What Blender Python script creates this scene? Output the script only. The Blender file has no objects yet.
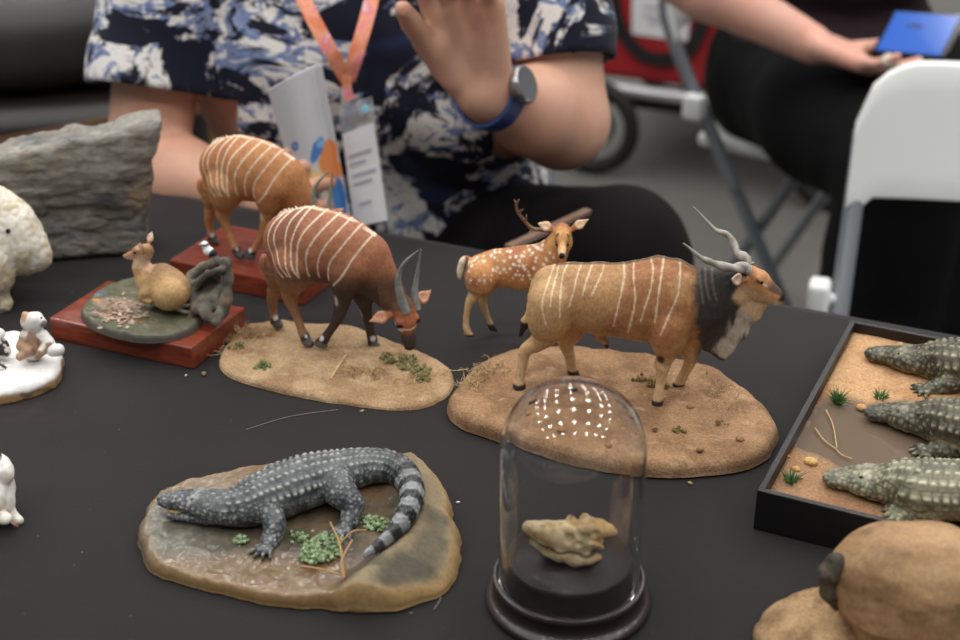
import bpy, bmesh, math, random
import numpy as np
from mathutils import Vector, Matrix

random.seed(7)
RNG = np.random.default_rng(7)
SC = bpy.context.scene
COLL = SC.collection
T = 0.74                     # height of the table top above the floor
FOC, PITCH, CH = 1400.0, math.radians(26.5), 0.55   # focal length (px at 960 wide), tilt, camera height above table

# ------------------------------------------------------------------ camera
cam = bpy.data.cameras.new('camera')
cam_o = bpy.data.objects.new('camera', cam)
COLL.objects.link(cam_o)
cam_o.location = (0, 0, T + CH)
cam_o.rotation_euler = (math.pi/2 - PITCH, 0, 0)
cam.sensor_width = 36
cam.lens = FOC/960*36
cam.clip_start = 0.05
cam.dof.use_dof = True
cam.dof.focus_distance = 1.02
cam.dof.aperture_fstop = 5.4
SC.camera = cam_o

# ------------------------------------------------------------------ world, exposure, hall lamps
world = bpy.data.worlds.new('world')
SC.world = world
world.use_nodes = True
bg = world.node_tree.nodes['Background']
bg.inputs[0].default_value = (0.92, 0.96, 1.0, 1)
bg.inputs[1].default_value = 0.17
SC.view_settings.view_transform = 'Standard'
SC.view_settings.look = 'None'
SC.view_settings.gamma = 1
SC.view_settings.use_curve_mapping = False
SC.view_settings.exposure = 0.28
LAMP_W = 13.5
LAMPS = [(-4.2 + 1.4*i, -1.8 + 1.5*j) for i in range(7) for j in range(8)]
for lx, ly in LAMPS:
    ld = bpy.data.lights.new('hall_lamp_light', 'AREA')
    ld.shape = 'DISK'; ld.size = 0.30; ld.energy = LAMP_W
    ld.color = (1.0, 0.985, 0.955)
    lo = bpy.data.objects.new('hall_lamp_light', ld)
    lo.location = (lx, ly, 4.72)
    COLL.objects.link(lo)

# ------------------------------------------------------------------ helpers: where a sight line meets the table or an upright plane
def ray(px, py):
    x = (px - 480)/FOC; y = (320 - py)/FOC
    return np.array([x, math.cos(PITCH) + y*math.sin(PITCH), -math.sin(PITCH) + y*math.cos(PITCH)])
def onz(px, py, z=0.0):                 # point at height z above the table top (z measured from the table)
    d = ray(px, py); t = (z - CH)/d[2]
    return np.array([0, 0, CH]) + d*t
def ony(px, py, Y):                     # point at distance Y into the hall
    d = ray(px, py)
    return np.array([0, 0, CH]) + d*(Y/d[1])
class Frame:
    """upright working plane of a figure: x along its heading, y to its left, z up from the table"""
    def __init__(s, o, deg):
        a = math.radians(deg); s.a = a
        s.o = np.array([o[0], o[1], 0.0]); s.u = np.array([math.cos(a), math.sin(a), 0]); s.n = np.array([-math.sin(a), math.cos(a), 0])
        s.px = np.linalg.norm(s.o - [0, 0, CH])/FOC
    def loc(s, p):
        q = np.asarray(p, float) - s.o
        return np.stack([q @ s.u, q @ s.n, q[..., 2]], -1)
    def m(s, px, py, yl=0.0):
        d = ray(px, py); c = np.array([0, 0, CH])
        t = ((s.o - c) @ s.n + yl)/(d @ s.n)
        return s.loc(c + d*t)
    def g(s, px, py, z=0.0):
        return s.loc(onz(px, py, z))

def lin(c):
    c = np.asarray(c, float)/255.0
    return np.where(c <= 0.04045, c/12.92, ((c + 0.055)/1.055)**2.4)
def L4(c):
    return tuple(float(v) for v in lin(c)) + (1.0,)
def ss(a, b, x):
    t = np.clip((x - a)/(b - a), 0, 1)
    return t*t*(3 - 2*t)
def mix(a, b, t):
    t = np.asarray(t)
    if t.ndim == 1: t = t[:, None]
    return a*(1 - t) + b*t

# ------------------------------------------------------------------ vector noise
def _hash(ix, iy, iz, seed):
    h = (ix.astype(np.int64)*374761393 + iy.astype(np.int64)*668265263 + iz.astype(np.int64)*2147483647 + seed*974711) & 0xffffffff
    h = ((h ^ (h >> 13))*1274126177) & 0xffffffff
    h = ((h ^ (h >> 16))*2246822519) & 0xffffffff
    return ((h ^ (h >> 15)) & 0xffff)/65535.0
def vnoise(P, seed=0):
    P = np.asarray(P, float)
    i = np.floor(P).astype(np.int64); f = P - i; f = f*f*(3 - 2*f)
    r = 0
    for dx in (0, 1):
        for dy in (0, 1):
            for dz in (0, 1):
                w = (f[:, 0] if dx else 1 - f[:, 0])*(f[:, 1] if dy else 1 - f[:, 1])*(f[:, 2] if dz else 1 - f[:, 2])
                r = r + w*_hash(i[:, 0] + dx, i[:, 1] + dy, i[:, 2] + dz, seed)
    return r*2 - 1
def fbm(P, sc, oct=3, seed=0):
    P = np.asarray(P, float)*sc
    r = 0; a = 1.0; n = 0
    for k in range(oct):
        r = r + a*vnoise(P + 17.3*k, seed + k); n += a; a *= 0.5; P = P*2.03
    return r/n
def cells(P, sc, seed=0):               # worley: distance to nearest, second nearest and the id value of the nearest
    P = np.asarray(P, float)*sc
    i = np.floor(P).astype(np.int64)
    d1 = np.full(len(P), 9.0); d2 = np.full(len(P), 9.0); idv = np.zeros(len(P))
    for dx in (-1, 0, 1):
        for dy in (-1, 0, 1):
            for dz in (-1, 0, 1):
                c = i + [dx, dy, dz]
                q = np.stack([_hash(c[:, 0], c[:, 1], c[:, 2], seed + s) for s in (1, 2, 3)], 1) + c
                d = np.linalg.norm(P - q, axis=1)
                v = _hash(c[:, 0], c[:, 1], c[:, 2], seed + 9)
                near = d < d1
                d2 = np.where(near, d1, np.minimum(d2, d)); idv = np.where(near, v, idv); d1 = np.where(near, d, d1)
    return d1, d2, idv

# ------------------------------------------------------------------ smooth solid modelling: blended tapered capsules, meshed with surface nets
class Sdf:
    def __init__(s): s.pr = []
    def cap(s, a, b, ra, rb=None, k=0.004, sy=1.0, lat=(0, 1, 0), op='add'):
        s.pr.append((np.asarray(a, float), np.asarray(b, float), ra, ra if rb is None else rb, k, sy, np.asarray(lat, float), op)); return s
    def ball(s, c, r, k=0.004, sy=1.0, lat=(0, 1, 0), op='add'):
        return s.cap(c, np.asarray(c, float) + [1e-5, 0, 0], r, r, k, sy, lat, op)
    def chain(s, pts, k=0.004, sy=1.0, lat=(0, 1, 0)):
        """pts: (point, radius[, width factor])"""
        for p, q in zip(pts[:-1], pts[1:]):
            w = 0.5*((p[2] if len(p) > 2 else sy) + (q[2] if len(q) > 2 else sy))
            s.cap(p[0], q[0], p[1], q[1], k, w, lat)
        return s
    def poly(s, pts, axis_u, axis_v, org, half, rnd=0.0, k=0.004):
        s.pr.append(('poly', np.asarray(pts, float), np.asarray(axis_u, float), np.asarray(axis_v, float), np.asarray(org, float), half, rnd, k)); return s
    def plane(s, p, n):
        s.pr.append(('plane', np.asarray(p, float), np.asarray(n, float)/np.linalg.norm(n))); return s
    def build(s, h, pad=None, smooth=1, local=None):
        lo = np.full(3, 9e9); hi = -lo
        for q in s.pr:
            if isinstance(q[0], str):
                if q[0] == 'poly':
                    _, pts, au, av, org, half, rnd, k = q
                    w = np.cross(au, av)
                    C = np.array([org + au*u + av*v + w*t for u, v in pts for t in (-half, half)])
                    lo = np.minimum(lo, C.min(0) - rnd); hi = np.maximum(hi, C.max(0) + rnd)
                continue
            a, b, ra, rb, k, sy, lat, op = q
            if op != 'add': continue
            r = max(ra, rb)*max(1, sy)
            lo = np.minimum(lo, np.minimum(a, b) - r); hi = np.maximum(hi, np.maximum(a, b) + r)
        kk = max([q[4] for q in s.pr if not isinstance(q[0], str)] + [q[7] for q in s.pr if isinstance(q[0], str) and q[0] == 'poly'] + [0])
        pad = 3*h + .6*kk if pad is None else pad
        lo -= pad; hi += pad
        n = np.ceil((hi - lo)/h).astype(int) + 1
        ax = [lo[i] + h*np.arange(n[i]) for i in range(3)]
        f = np.full(n, 1.0, np.float32)
        for q in s.pr:
            if isinstance(q[0], str) and q[0] == 'plane':
                _, p, nn = q
                d = ((ax[0][:, None, None] - p[0])*nn[0] + (ax[1][None, :, None] - p[1])*nn[1] + (ax[2][None, None, :] - p[2])*nn[2]).astype(np.float32)
                f = np.maximum(f, d); continue
            if isinstance(q[0], str):
                _, pts, au, av, org, half, rnd, k = q
                w = np.cross(au, av)
                X = ax[0][:, None, None] - org[0]; Y = ax[1][None, :, None] - org[1]; Z = ax[2][None, None, :] - org[2]
                U = (X*au[0] + Y*au[1] + Z*au[2]).astype(np.float32); V = (X*av[0] + Y*av[1] + Z*av[2]).astype(np.float32); W = (X*w[0] + Y*w[1] + Z*w[2]).astype(np.float32)
                U, V, W = np.broadcast_arrays(U, V, W)
                d2 = np.full(U.shape, 9e9, np.float32); sg = np.ones(U.shape, np.float32)
                m = len(pts)
                for i in range(m):
                    A = pts[i]; B = pts[i - 1]; ex, ey = B - A
                    wx = U - A[0]; wy = V - A[1]
                    t = np.clip((wx*ex + wy*ey)/(ex*ex + ey*ey), 0, 1)
                    bx = wx - ex*t; by = wy - ey*t
                    d2 = np.minimum(d2, bx*bx + by*by)
                    c1 = V >= A[1]; c2 = V < B[1]; c3 = ex*wy > ey*wx
                    flip = (c1 & c2 & c3) | (~c1 & ~c2 & ~c3)
                    sg = np.where(flip, -sg, sg)
                d = sg*np.sqrt(d2) + rnd; dw = np.abs(W) - half + rnd
                d = np.minimum(np.maximum(d, dw), 0) + np.sqrt(np.maximum(d, 0)**2 + np.maximum(dw, 0)**2) - rnd
                hh = np.clip(0.5 + 0.5*(d - f)/k, 0, 1); f = d + (f - d)*hh - k*hh*(1 - hh); continue
            a, b, ra, rb, k, sy, lat, op = q
            r = max(ra, rb)*max(1, sy, 1/sy if False else 1) + k*1.5 + 3*h
            i0 = np.maximum(np.floor((np.minimum(a, b) - r - lo)/h).astype(int), 0)
            i1 = np.minimum(np.ceil((np.maximum(a, b) + r - lo)/h).astype(int) + 1, n)
            if np.any(i1 <= i0): continue
            X = (ax[0][i0[0]:i1[0]] - a[0])[:, None, None]; Y = (ax[1][i0[1]:i1[1]] - a[1])[None, :, None]; Z = (ax[2][i0[2]:i1[2]] - a[2])[None, None, :]
            X, Y, Z = np.broadcast_arrays(X.astype(np.float32), Y.astype(np.float32), Z.astype(np.float32))
            ba = b - a
            if sy != 1.0:
                e = 1/sy - 1
                dl = X*lat[0] + Y*lat[1] + Z*lat[2]
                X = X + e*dl*lat[0]; Y = Y + e*dl*lat[1]; Z = Z + e*dl*lat[2]
                ba = ba + e*(ba @ lat)*lat
            L = max(ba @ ba, 1e-12)
            t = np.clip((X*ba[0] + Y*ba[1] + Z*ba[2])/L, 0, 1)
            d = np.sqrt((X - t*ba[0])**2 + (Y - t*ba[1])**2 + (Z - t*ba[2])**2) - (ra + (rb - ra)*t)
            if sy != 1.0: d = d*(min(sy, 1.0)*0.5 + 0.5)
            g = f[i0[0]:i1[0], i0[1]:i1[1], i0[2]:i1[2]]
            if op == 'add':
                hh = np.clip(0.5 + 0.5*(d - g)/k, 0, 1)
                g[...] = d + (g - d)*hh - k*hh*(1 - hh)
            else:
                d = -d
                hh = np.clip(0.5 - 0.5*(d - g)/k, 0, 1)
                g[...] = d + (g - d)*hh + k*hh*(1 - hh)
        V, F = surface_nets(f, lo, h)
        V = smooth_mesh(V, F, smooth)
        return V, F

def surface_nets(f, lo, h):
    s = f < 0
    n = np.array(f.shape)
    c = [s[i:n[0]-1+i, j:n[1]-1+j, k:n[2]-1+k] for i in (0, 1) for j in (0, 1) for k in (0, 1)]
    tot = sum(x.astype(np.int8) for x in c)
    act = (tot > 0) & (tot < 8)
    idx = np.argwhere(act)
    num = np.full(act.shape, -1, np.int64); num[act] = np.arange(len(idx))
    acc = np.zeros((len(idx), 3)); cnt = np.zeros(len(idx))
    I, J, K = idx.T
    cor = [(i, j, k) for i in (0, 1) for j in (0, 1) for k in (0, 1)]
    val = {q: f[I+q[0], J+q[1], K+q[2]].astype(float) for q in cor}
    for p in cor:
        for d in range(3):
            if p[d] == 0:
                q = list(p); q[d] = 1; q = tuple(q)
                a, b = val[p], val[q]
                m = (a < 0) != (b < 0)
                t = np.where(m, a/np.where(a == b, 1, a - b), 0)
                pt = np.tile(np.array(p, float), (len(idx), 1)); pt[:, d] = t
                acc += pt*m[:, None]; cnt += m
    V = lo + h*(idx + acc/np.maximum(cnt, 1)[:, None])
    F = []
    for d in range(3):
        e1, e2 = [(1, 2), (2, 0), (0, 1)][d]
        sl0 = [slice(None)]*3; sl1 = [slice(None)]*3
        sl0[d] = slice(0, n[d]-1); sl1[d] = slice(1, n[d])
        a = s[tuple(sl0)]; b = s[tuple(sl1)]
        ch = np.argwhere(a != b)
        ok = (ch[:, e1] > 0) & (ch[:, e2] > 0) & (ch[:, e1] < n[e1]-1) & (ch[:, e2] < n[e2]-1)
        ch = ch[ok]
        ins = a[tuple(ch.T)]
        q = []
        for o1, o2 in ((0, 0), (-1, 0), (-1, -1), (0, -1)):
            z = ch.copy(); z[:, e1] += o1; z[:, e2] += o2
            q.append(num[tuple(z.T)])
        q = np.stack(q, 1)
        q = np.where(ins[:, None], q, q[:, ::-1])
        F.append(q)
    return V, np.concatenate(F)

def smooth_mesh(V, F, it=1, lam=0.5):
    if it <= 0: return V
    e = np.concatenate([F[:, [0, 1]], F[:, [1, 2]], F[:, [2, 3]], F[:, [3, 0]]])
    n = len(V)
    deg = np.bincount(e[:, 0], minlength=n) + np.bincount(e[:, 1], minlength=n)
    for _ in range(it):
        for l in (lam, -lam*0.9):
            a = np.stack([np.bincount(e[:, 0], V[e[:, 1], k], n) + np.bincount(e[:, 1], V[e[:, 0], k], n) for k in range(3)], 1)
            V = V + l*(a/np.maximum(deg, 1)[:, None] - V)
    return V
def normals(V, F):
    nn = np.cross(V[F[:, 2]] - V[F[:, 0]], V[F[:, 3 if F.shape[1] > 3 else 1]] - V[F[:, 1]])
    r = np.zeros_like(V)
    for c in range(F.shape[1]):
        for k in range(3): r[:, k] += np.bincount(F[:, c], nn[:, k], len(V))
    return r/np.maximum(np.linalg.norm(r, axis=1), 1e-12)[:, None]

# ------------------------------------------------------------------ mesh objects, parents, tags
def mesh_obj(name, V, F, mat, parent=None, col=None, smooth=True):
    """V (n,3); F array of quads or a list of polygons; col (n,3) linear colours"""
    me = bpy.data.meshes.new(name)
    if isinstance(F, np.ndarray):
        m, c = F.shape
        me.vertices.add(len(V)); me.vertices.foreach_set('co', np.asarray(V, np.float32).ravel())
        me.loops.add(m*c); me.loops.foreach_set('vertex_index', F.astype(np.int32).ravel())
        me.polygons.add(m); me.polygons.foreach_set('loop_start', np.arange(0, m*c, c, dtype=np.int32))
        me.update(calc_edges=True); me.validate()
    else:
        me.from_pydata([tuple(v) for v in V], [], F); me.validate(); me.update()
    if smooth:
        me.polygons.foreach_set('use_smooth', [True]*len(me.polygons))
        if not isinstance(F, np.ndarray) and len(F) < 30000: me.set_sharp_from_angle(angle=math.radians(48))
    if col is not None:
        at = me.color_attributes.new('Col', 'FLOAT_COLOR', 'POINT')
        c = np.ones((len(V), 4), np.float32); c[:, :np.shape(col)[1]] = np.clip(col, 0, 1)
        at.data.foreach_set('color', c.ravel())
    me.materials.append(mat)
    o = bpy.data.objects.new(name, me)
    COLL.objects.link(o)
    if parent is not None: o.parent = parent
    return o
class MB:
    """collects shapes into one mesh"""
    def __init__(s): s.v = []; s.f = []; s.c = []
    def add(s, V, F, col=None):
        b = len(s.v)
        V = [tuple(float(x) for x in v) for v in V]
        s.v += V; s.f += [tuple(int(i) + b for i in f) for f in F]
        s.c += ([tuple(col)]*len(V) if col is not None and np.ndim(col) == 1 else ([tuple(x) for x in col] if col is not None else [(1, 1, 1)]*len(V)))
        return s
    def box(s, lo, hi, bev=0.0, col=None, R=None, seg=2):
        bm = bmesh.new(); bmesh.ops.create_cube(bm, size=1)
        lo = np.asarray(lo, float); hi = np.asarray(hi, float)
        for v in bm.verts: v.co = Vector((lo + hi)/2) + Vector(np.array(v.co)*(hi - lo))
        if bev > 0: bmesh.ops.bevel(bm, geom=bm.edges[:], offset=bev, segments=seg, profile=0.6, affect='EDGES')
        bm.verts.index_update()
        V = np.array([v.co[:] for v in bm.verts]); F = [[v.index for v in f.verts] for f in bm.faces]; bm.free()
        if R is not None: V = V @ np.asarray(R).T
        return s.add(V, F, col)
    def tube(s, P, R, n=10, col=None, flat=None, caps=True):
        V, F = tube_geo(P, R, n, flat, caps)
        return s.add(V, F, col)
    def lathe(s, prof, n=48, c=(0, 0, 0), col=None):
        V = []; F = []
        for r, z in prof:
            for i in range(n):
                a = 2*math.pi*i/n; V.append((c[0] + r*math.cos(a), c[1] + r*math.sin(a), c[2] + z))
        for j in range(len(prof) - 1):
            for i in range(n):
                F.append((j*n + i, j*n + (i + 1) % n, (j + 1)*n + (i + 1) % n, (j + 1)*n + i))
        if prof[0][0] > 1e-6: F.append(tuple(range(n))[::-1])
        if prof[-1][0] > 1e-6: F.append(tuple((len(prof) - 1)*n + i for i in range(n)))
        return s.add(V, F, col)
    def ico(s, c, r, sub=2, col=None, R=None):
        bm = bmesh.new(); bmesh.ops.create_icosphere(bm, subdivisions=sub, radius=1)
        bm.verts.index_update()
        V = np.array([v.co[:] for v in bm.verts])*np.asarray(r, float); F = [[v.index for v in f.verts] for f in bm.faces]; bm.free()
        if R is not None: V = V @ np.asarray(R).T
        return s.add(V + np.asarray(c, float), F, col)
    def build(s, name, mat, parent=None, smooth=True, usecol=False):
        return mesh_obj(name, np.array(s.v), s.f, mat, parent, np.array(s.c) if usecol else None, smooth)
def catmull(P, n):
    P = np.asarray(P, float)
    Q = np.vstack([2*P[0] - P[1], P, 2*P[-1] - P[-2]])
    out = []
    for i in range(len(P) - 1):
        a, b, c, d = Q[i:i + 4]
        for k in range(n):
            t = k/n
            out.append(0.5*((2*b) + (c - a)*t + (2*a - 5*b + 4*c - d)*t*t + (3*b - a - 3*c + d)*t**3))
    out.append(P[-1])
    return np.array(out)
def tube_geo(P, R, n=10, flat=None, caps=True, twist=None):
    P = np.asarray(P, float); m = len(P)
    R = np.full(m, R) if np.ndim(R) == 0 else np.asarray(R, float)
    tg = np.gradient(P, axis=0); tg /= np.maximum(np.linalg.norm(tg, axis=1), 1e-12)[:, None]
    up = np.array([0, 0, 1.0]) if abs(tg[0][2]) < 0.9 else np.array([1.0, 0, 0])
    a = np.cross(up, tg[0]); a /= np.linalg.norm(a)
    V = []; F = []
    for i in range(m):
        a = a - (a @ tg[i])*tg[i]; a /= np.linalg.norm(a)
        b = np.cross(tg[i], a)
        for k in range(n):
            th = 2*math.pi*k/n
            x, y = math.cos(th), math.sin(th)
            r = R[i]
            if twist is not None: r = r*twist(th, i/(m - 1))
            if flat: y *= flat
            V.append(P[i] + r*(x*a + y*b))
    for i in range(m - 1):
        for k in range(n):
            F.append((i*n + k, i*n + (k + 1) % n, (i + 1)*n + (k + 1) % n, (i + 1)*n + k))
    if caps:
        F.append(tuple(range(n))[::-1]); F.append(tuple((m - 1)*n + k for k in range(n)))
    return np.array(V), F
def resample(P, R, n):
    P = catmull(P, n); m = len(R)
    return P, np.interp(np.linspace(0, m - 1, len(P)), np.arange(m), R)

def tag(o, label, cat, group=None):
    o['label'] = label; o['category'] = cat
    if group: o['group'] = group
    return o
def thing(name, label, cat, loc=(0, 0, 0), rz=0.0, group=None):
    o = bpy.data.objects.new(name, None); COLL.objects.link(o)
    o.empty_display_size = 0.02
    o.location = [float(x) for x in loc]; o.rotation_euler = (0, 0, rz)
    return tag(o, label, cat, group)
def dup(root, loc, rz, label=None, group=None):
    r = root.copy(); COLL.objects.link(r); r.location = [float(x) for x in loc]; r.rotation_euler = (0, 0, rz)
    if label: r['label'] = label
    if group: r['group'] = group
    for ch in list(root.children):
        c = ch.copy(); COLL.objects.link(c); c.parent = r
        for g in list(ch.children):
            d = g.copy(); COLL.objects.link(d); d.parent = c
    return r

# ------------------------------------------------------------------ materials
def new_mat(name):
    m = bpy.data.materials.new(name); m.use_nodes = True
    nt = m.node_tree; b = nt.nodes['Principled BSDF']
    return m, nt, b
def setin(b, **kw):
    for k, v in kw.items():
        n = k.replace('_', ' ')
        for key in b.inputs.keys():
            if key.lower() == n.lower(): b.inputs[key].default_value = v
def noise_node(nt, scale, detail=3, rough=0.55, vec=None, dist=0.0):
    n = nt.nodes.new('ShaderNodeTexNoise'); n.inputs['Scale'].default_value = scale; n.inputs['Detail'].default_value = detail
    n.inputs['Roughness'].default_value = rough; n.inputs['Distortion'].default_value = dist
    if vec is not None: nt.links.new(vec, n.inputs['Vector'])
    return n
def coord(nt, kind='Object', scale=None):
    t = nt.nodes.new('ShaderNodeTexCoord')
    if scale is None: return t.outputs[kind]
    mp = nt.nodes.new('ShaderNodeMapping'); mp.inputs['Scale'].default_value = scale
    nt.links.new(t.outputs[kind], mp.inputs[0]); return mp.outputs[0]
def ramp(nt, fac, stops, interp='LINEAR'):
    r = nt.nodes.new('ShaderNodeValToRGB'); r.color_ramp.interpolation = interp
    e = r.color_ramp.elements
    while len(e) < len(stops): e.new(0.5)
    for el, (p, c) in zip(e, stops):
        el.position = p; el.color = c
    nt.links.new(fac, r.inputs[0]); return r.outputs[0]
def add_bump(nt, b, height, strength=0.3, dist=0.001):
    bp = nt.nodes.new('ShaderNodeBump'); bp.inputs['Strength'].default_value = strength; bp.inputs['Distance'].default_value = dist
    nt.links.new(height, bp.inputs['Height']); nt.links.new(bp.outputs[0], b.inputs['Normal'])
def mixc(nt, fac, a, b2, mode='MIX'):
    m = nt.nodes.new('ShaderNodeMix'); m.data_type = 'RGBA'; m.blend_type = mode
    for sock, val in ((m.inputs[0], fac), (m.inputs[6], a), (m.inputs[7], b2)):
        if hasattr(val, 'is_linked'): nt.links.new(val, sock)
        else: sock.default_value = val
    return m.outputs[2]
def plain(name, rgb, rough=0.5, metal=0.0, spec=0.5, bump=None, var=0.0, vscale=30.0, coat=0.0):
    m, nt, b = new_mat(name)
    setin(b, base_color=L4(rgb), roughness=rough, metallic=metal, specular_ior_level=spec, coat_weight=coat)
    co = coord(nt)
    if var > 0:
        n = noise_node(nt, vscale, 4, 0.6, co)
        lo = tuple(x*(1 - var) for x in L4(rgb)[:3]) + (1,); hi = tuple(min(1, x*(1 + var)) for x in L4(rgb)[:3]) + (1,)
        nt.links.new(ramp(nt, n.outputs[0], [(0.3, lo), (0.7, hi)]), b.inputs['Base Color'])
    if bump:
        n2 = noise_node(nt, bump[0], 4, 0.6, co); add_bump(nt, b, n2.outputs[0], bump[1], bump[2])
    return m
SAT = 0.94
def painted(name, rough=0.55, spec=0.4, bump=(900, 0.25, 0.0006), stretch=None, var=0.12, coat=0.0, vs=260, gloss=False):
    """colour carried per vertex, broken up with fine grain"""
    m, nt, b = new_mat(name)
    setin(b, roughness=rough, specular_ior_level=spec, coat_weight=coat, coat_roughness=0.15)
    at = nt.nodes.new('ShaderNodeAttribute'); at.attribute_name = 'Col'
    co = coord(nt, 'Object', stretch)
    n = noise_node(nt, vs, 3, 0.6, co)
    c = ramp(nt, n.outputs[0], [(0.25, (1 - var,)*3 + (1,)), (0.75, (1 + var,)*3 + (1,))])
    hs = nt.nodes.new('ShaderNodeHueSaturation'); hs.inputs['Saturation'].default_value = SAT
    nt.links.new(mixc(nt, 1.0, at.outputs['Color'], c, 'MULTIPLY'), hs.inputs['Color']); nt.links.new(hs.outputs[0], b.inputs['Base Color'])
    if gloss:        # the colour's fourth channel says how glossy the paint is
        mr = nt.nodes.new('ShaderNodeMapRange'); nt.links.new(at.outputs['Alpha'], mr.inputs[0]); mr.inputs[3].default_value = .85; mr.inputs[4].default_value = rough; nt.links.new(mr.outputs[0], b.inputs['Roughness'])
        nt.links.new(at.outputs['Alpha'], b.inputs['Coat Weight'])
    if bump:
        n2 = noise_node(nt, bump[0], 3, 0.65, co); add_bump(nt, b, n2.outputs[0], bump[1], bump[2])
    return m
M = {}
M['fur'] = painted('painted_fur', 0.6, 0.32, (620, 0.55, 0.0008), (1, 1, .6), 0.24, 0, 480)
M['croc'] = painted('painted_scales', 0.42, 0.45, (900, 0.25, 0.0005), None, 0.15)
M['earth'] = painted('painted_earth', 0.9, 0.2, (520, 0.8, 0.0014), None, 0.34, 0, 520)
M['wetearth'] = painted('glossy_resin_ground', 0.22, 0.5, (300, 0.25, 0.0008), None, 0.2, 0.4, 300, True)
M['bone'] = painted('old_bone', 0.6, 0.35, (500, 0.35, 0.0008), None, 0.12)
M['stone'] = painted('grey_stone', 0.8, 0.3, (260, 0.6, 0.002), (1, 1, 3.5), 0.28, 0, 170)
M['snow'] = painted('painted_snow', 0.6, 0.35, (500, 0.4, 0.0008), None, 0.06)
M['skin'] = painted('skin', 0.5, 0.35, (300, 0.15, 0.001), None, 0.05, 0, 60)
M['hair'] = plain('hair', (38, 28, 22), 0.5, bump=(160, 0.5, 0.003))
M['eye'] = plain('glass_eye', (10, 8, 7), 0.08)
M['horn'] = painted('horn', 0.38, 0.45, (400, 0.25, 0.0006), None, 0.15)
M['tuft'] = painted('plant_fibre', 0.8, 0.2, None, None, 0.2)
M['blackwood'] = plain('black_lacquer', (17, 14, 14), 0.32, var=0.2, vscale=60)
M['blackframe'] = plain('black_frame', (14, 13, 14), 0.45, bump=(500, 0.1, 0.0005))
def wood(name, c1, c2, rough=.25):
    m, nt, b = new_mat(name); co = coord(nt, 'Object', (1, 9, 9))
    n = noise_node(nt, 22, 5, .6, co, 1.2)
    nt.links.new(ramp(nt, n.outputs[0], [(.3, L4(c1)), (.7, L4(c2))]), b.inputs['Base Color'])
    setin(b, roughness=rough, coat_weight=.4, coat_roughness=.2, specular_ior_level=.4); return m
# ================================================================== the setting
def struct(name, V, F, mat):
    o = mesh_obj(name, np.array(V, float), F, mat, None, None, False); o['kind'] = 'structure'; return o
m, nt, b = new_mat('concrete_floor')
co = coord(nt)
n1 = noise_node(nt, 1.6, 5, 0.6, co); n2 = noise_node(nt, 40, 4, 0.6, co)
nt.links.new(mixc(nt, 0.35, ramp(nt, n1.outputs[0], [(0.3, L4((86, 86, 82))), (0.7, L4((106, 106, 101)))]), ramp(nt, n2.outputs[0], [(0.3, L4((80, 79, 76))), (0.75, L4((116, 115, 110)))])), b.inputs['Base Color'])
setin(b, roughness=0.42, specular_ior_level=0.4); add_bump(nt, b, n2.outputs[0], 0.1, 0.002)
M['floor'] = m
M['ceiling'] = plain('ceiling_panel', (222, 220, 214), 0.9)
struct('floor', [(-9, -5, 0), (9, -5, 0), (9, 14, 0), (-9, 14, 0)], [(0, 1, 2, 3)], M['floor'])
mb = MB(); mb.box((-9, -5, 5.0), (9, 14, 5.1)); o = mb.build('ceiling', M['ceiling'], None, False); o['kind'] = 'structure'
M['housing'] = plain('lamp_housing', (190, 190, 188), 0.4, 0.6)
for i, (lx, ly) in enumerate(LAMPS):
    mb = MB(); mb.lathe([(0.0, 0.27), (0.07, 0.27), (0.09, 0.20), (0.17, 0.08), (0.19, 0.0), (0.18, 0.0), (0.16, 0.08), (0.0, 0.10)], 20)
    o = mb.build('hall_lamp', M['housing']); o.location = (lx, ly, 4.73)
    tag(o, 'round high bay lamp hanging under the hall ceiling', 'lamp', 'hall ceiling lamps')

# ------------------------------------------------------------------ table under a black cloth
TD = math.radians(-24.2)
TE = np.array([math.cos(TD), math.sin(TD), 0]); TN = np.array([-math.sin(TD), math.cos(TD), 0])   # along the far edge / away from the viewer
NFAR = 1.147; NNEAR = 0.39; EL = -1.32; ER = 0.50
def tp(e, n, z): return TE*e + TN*n + np.array([0, 0, T + z])
tc = tp((EL + ER)/2, (NFAR + NNEAR)/2, 0)
tab = thing('trestle_table', 'long folding table hidden under the black cloth', 'table', (tc[0], tc[1], 0), TD)
mb = MB(); mb.box((-(ER - EL)/2 + 0.006, -(NFAR - NNEAR)/2 + 0.006, T - 0.034), ((ER - EL)/2 - 0.006, (NFAR - NNEAR)/2 - 0.006, T - 0.005), 0.006)
M['tabletop'] = plain('table_plastic', (170, 170, 166), 0.5)
M['greymetal'] = plain('grey_powder_coat', (118, 121, 126), 0.35, 0.3, 0.5)
mb.build('tabletop', M['tabletop'], tab, False)
for sx in (-1, 1):
    for sy in (-1, 1):
        mb = MB(); mb.tube([(sx*0.72, sy*0.30, T - 0.034), (sx*0.72, sy*0.31, 0.3), (sx*0.72, sy*0.33, 0.0)], 0.0125, 10)
        mb.build('leg', M['greymetal'], tab)
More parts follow.
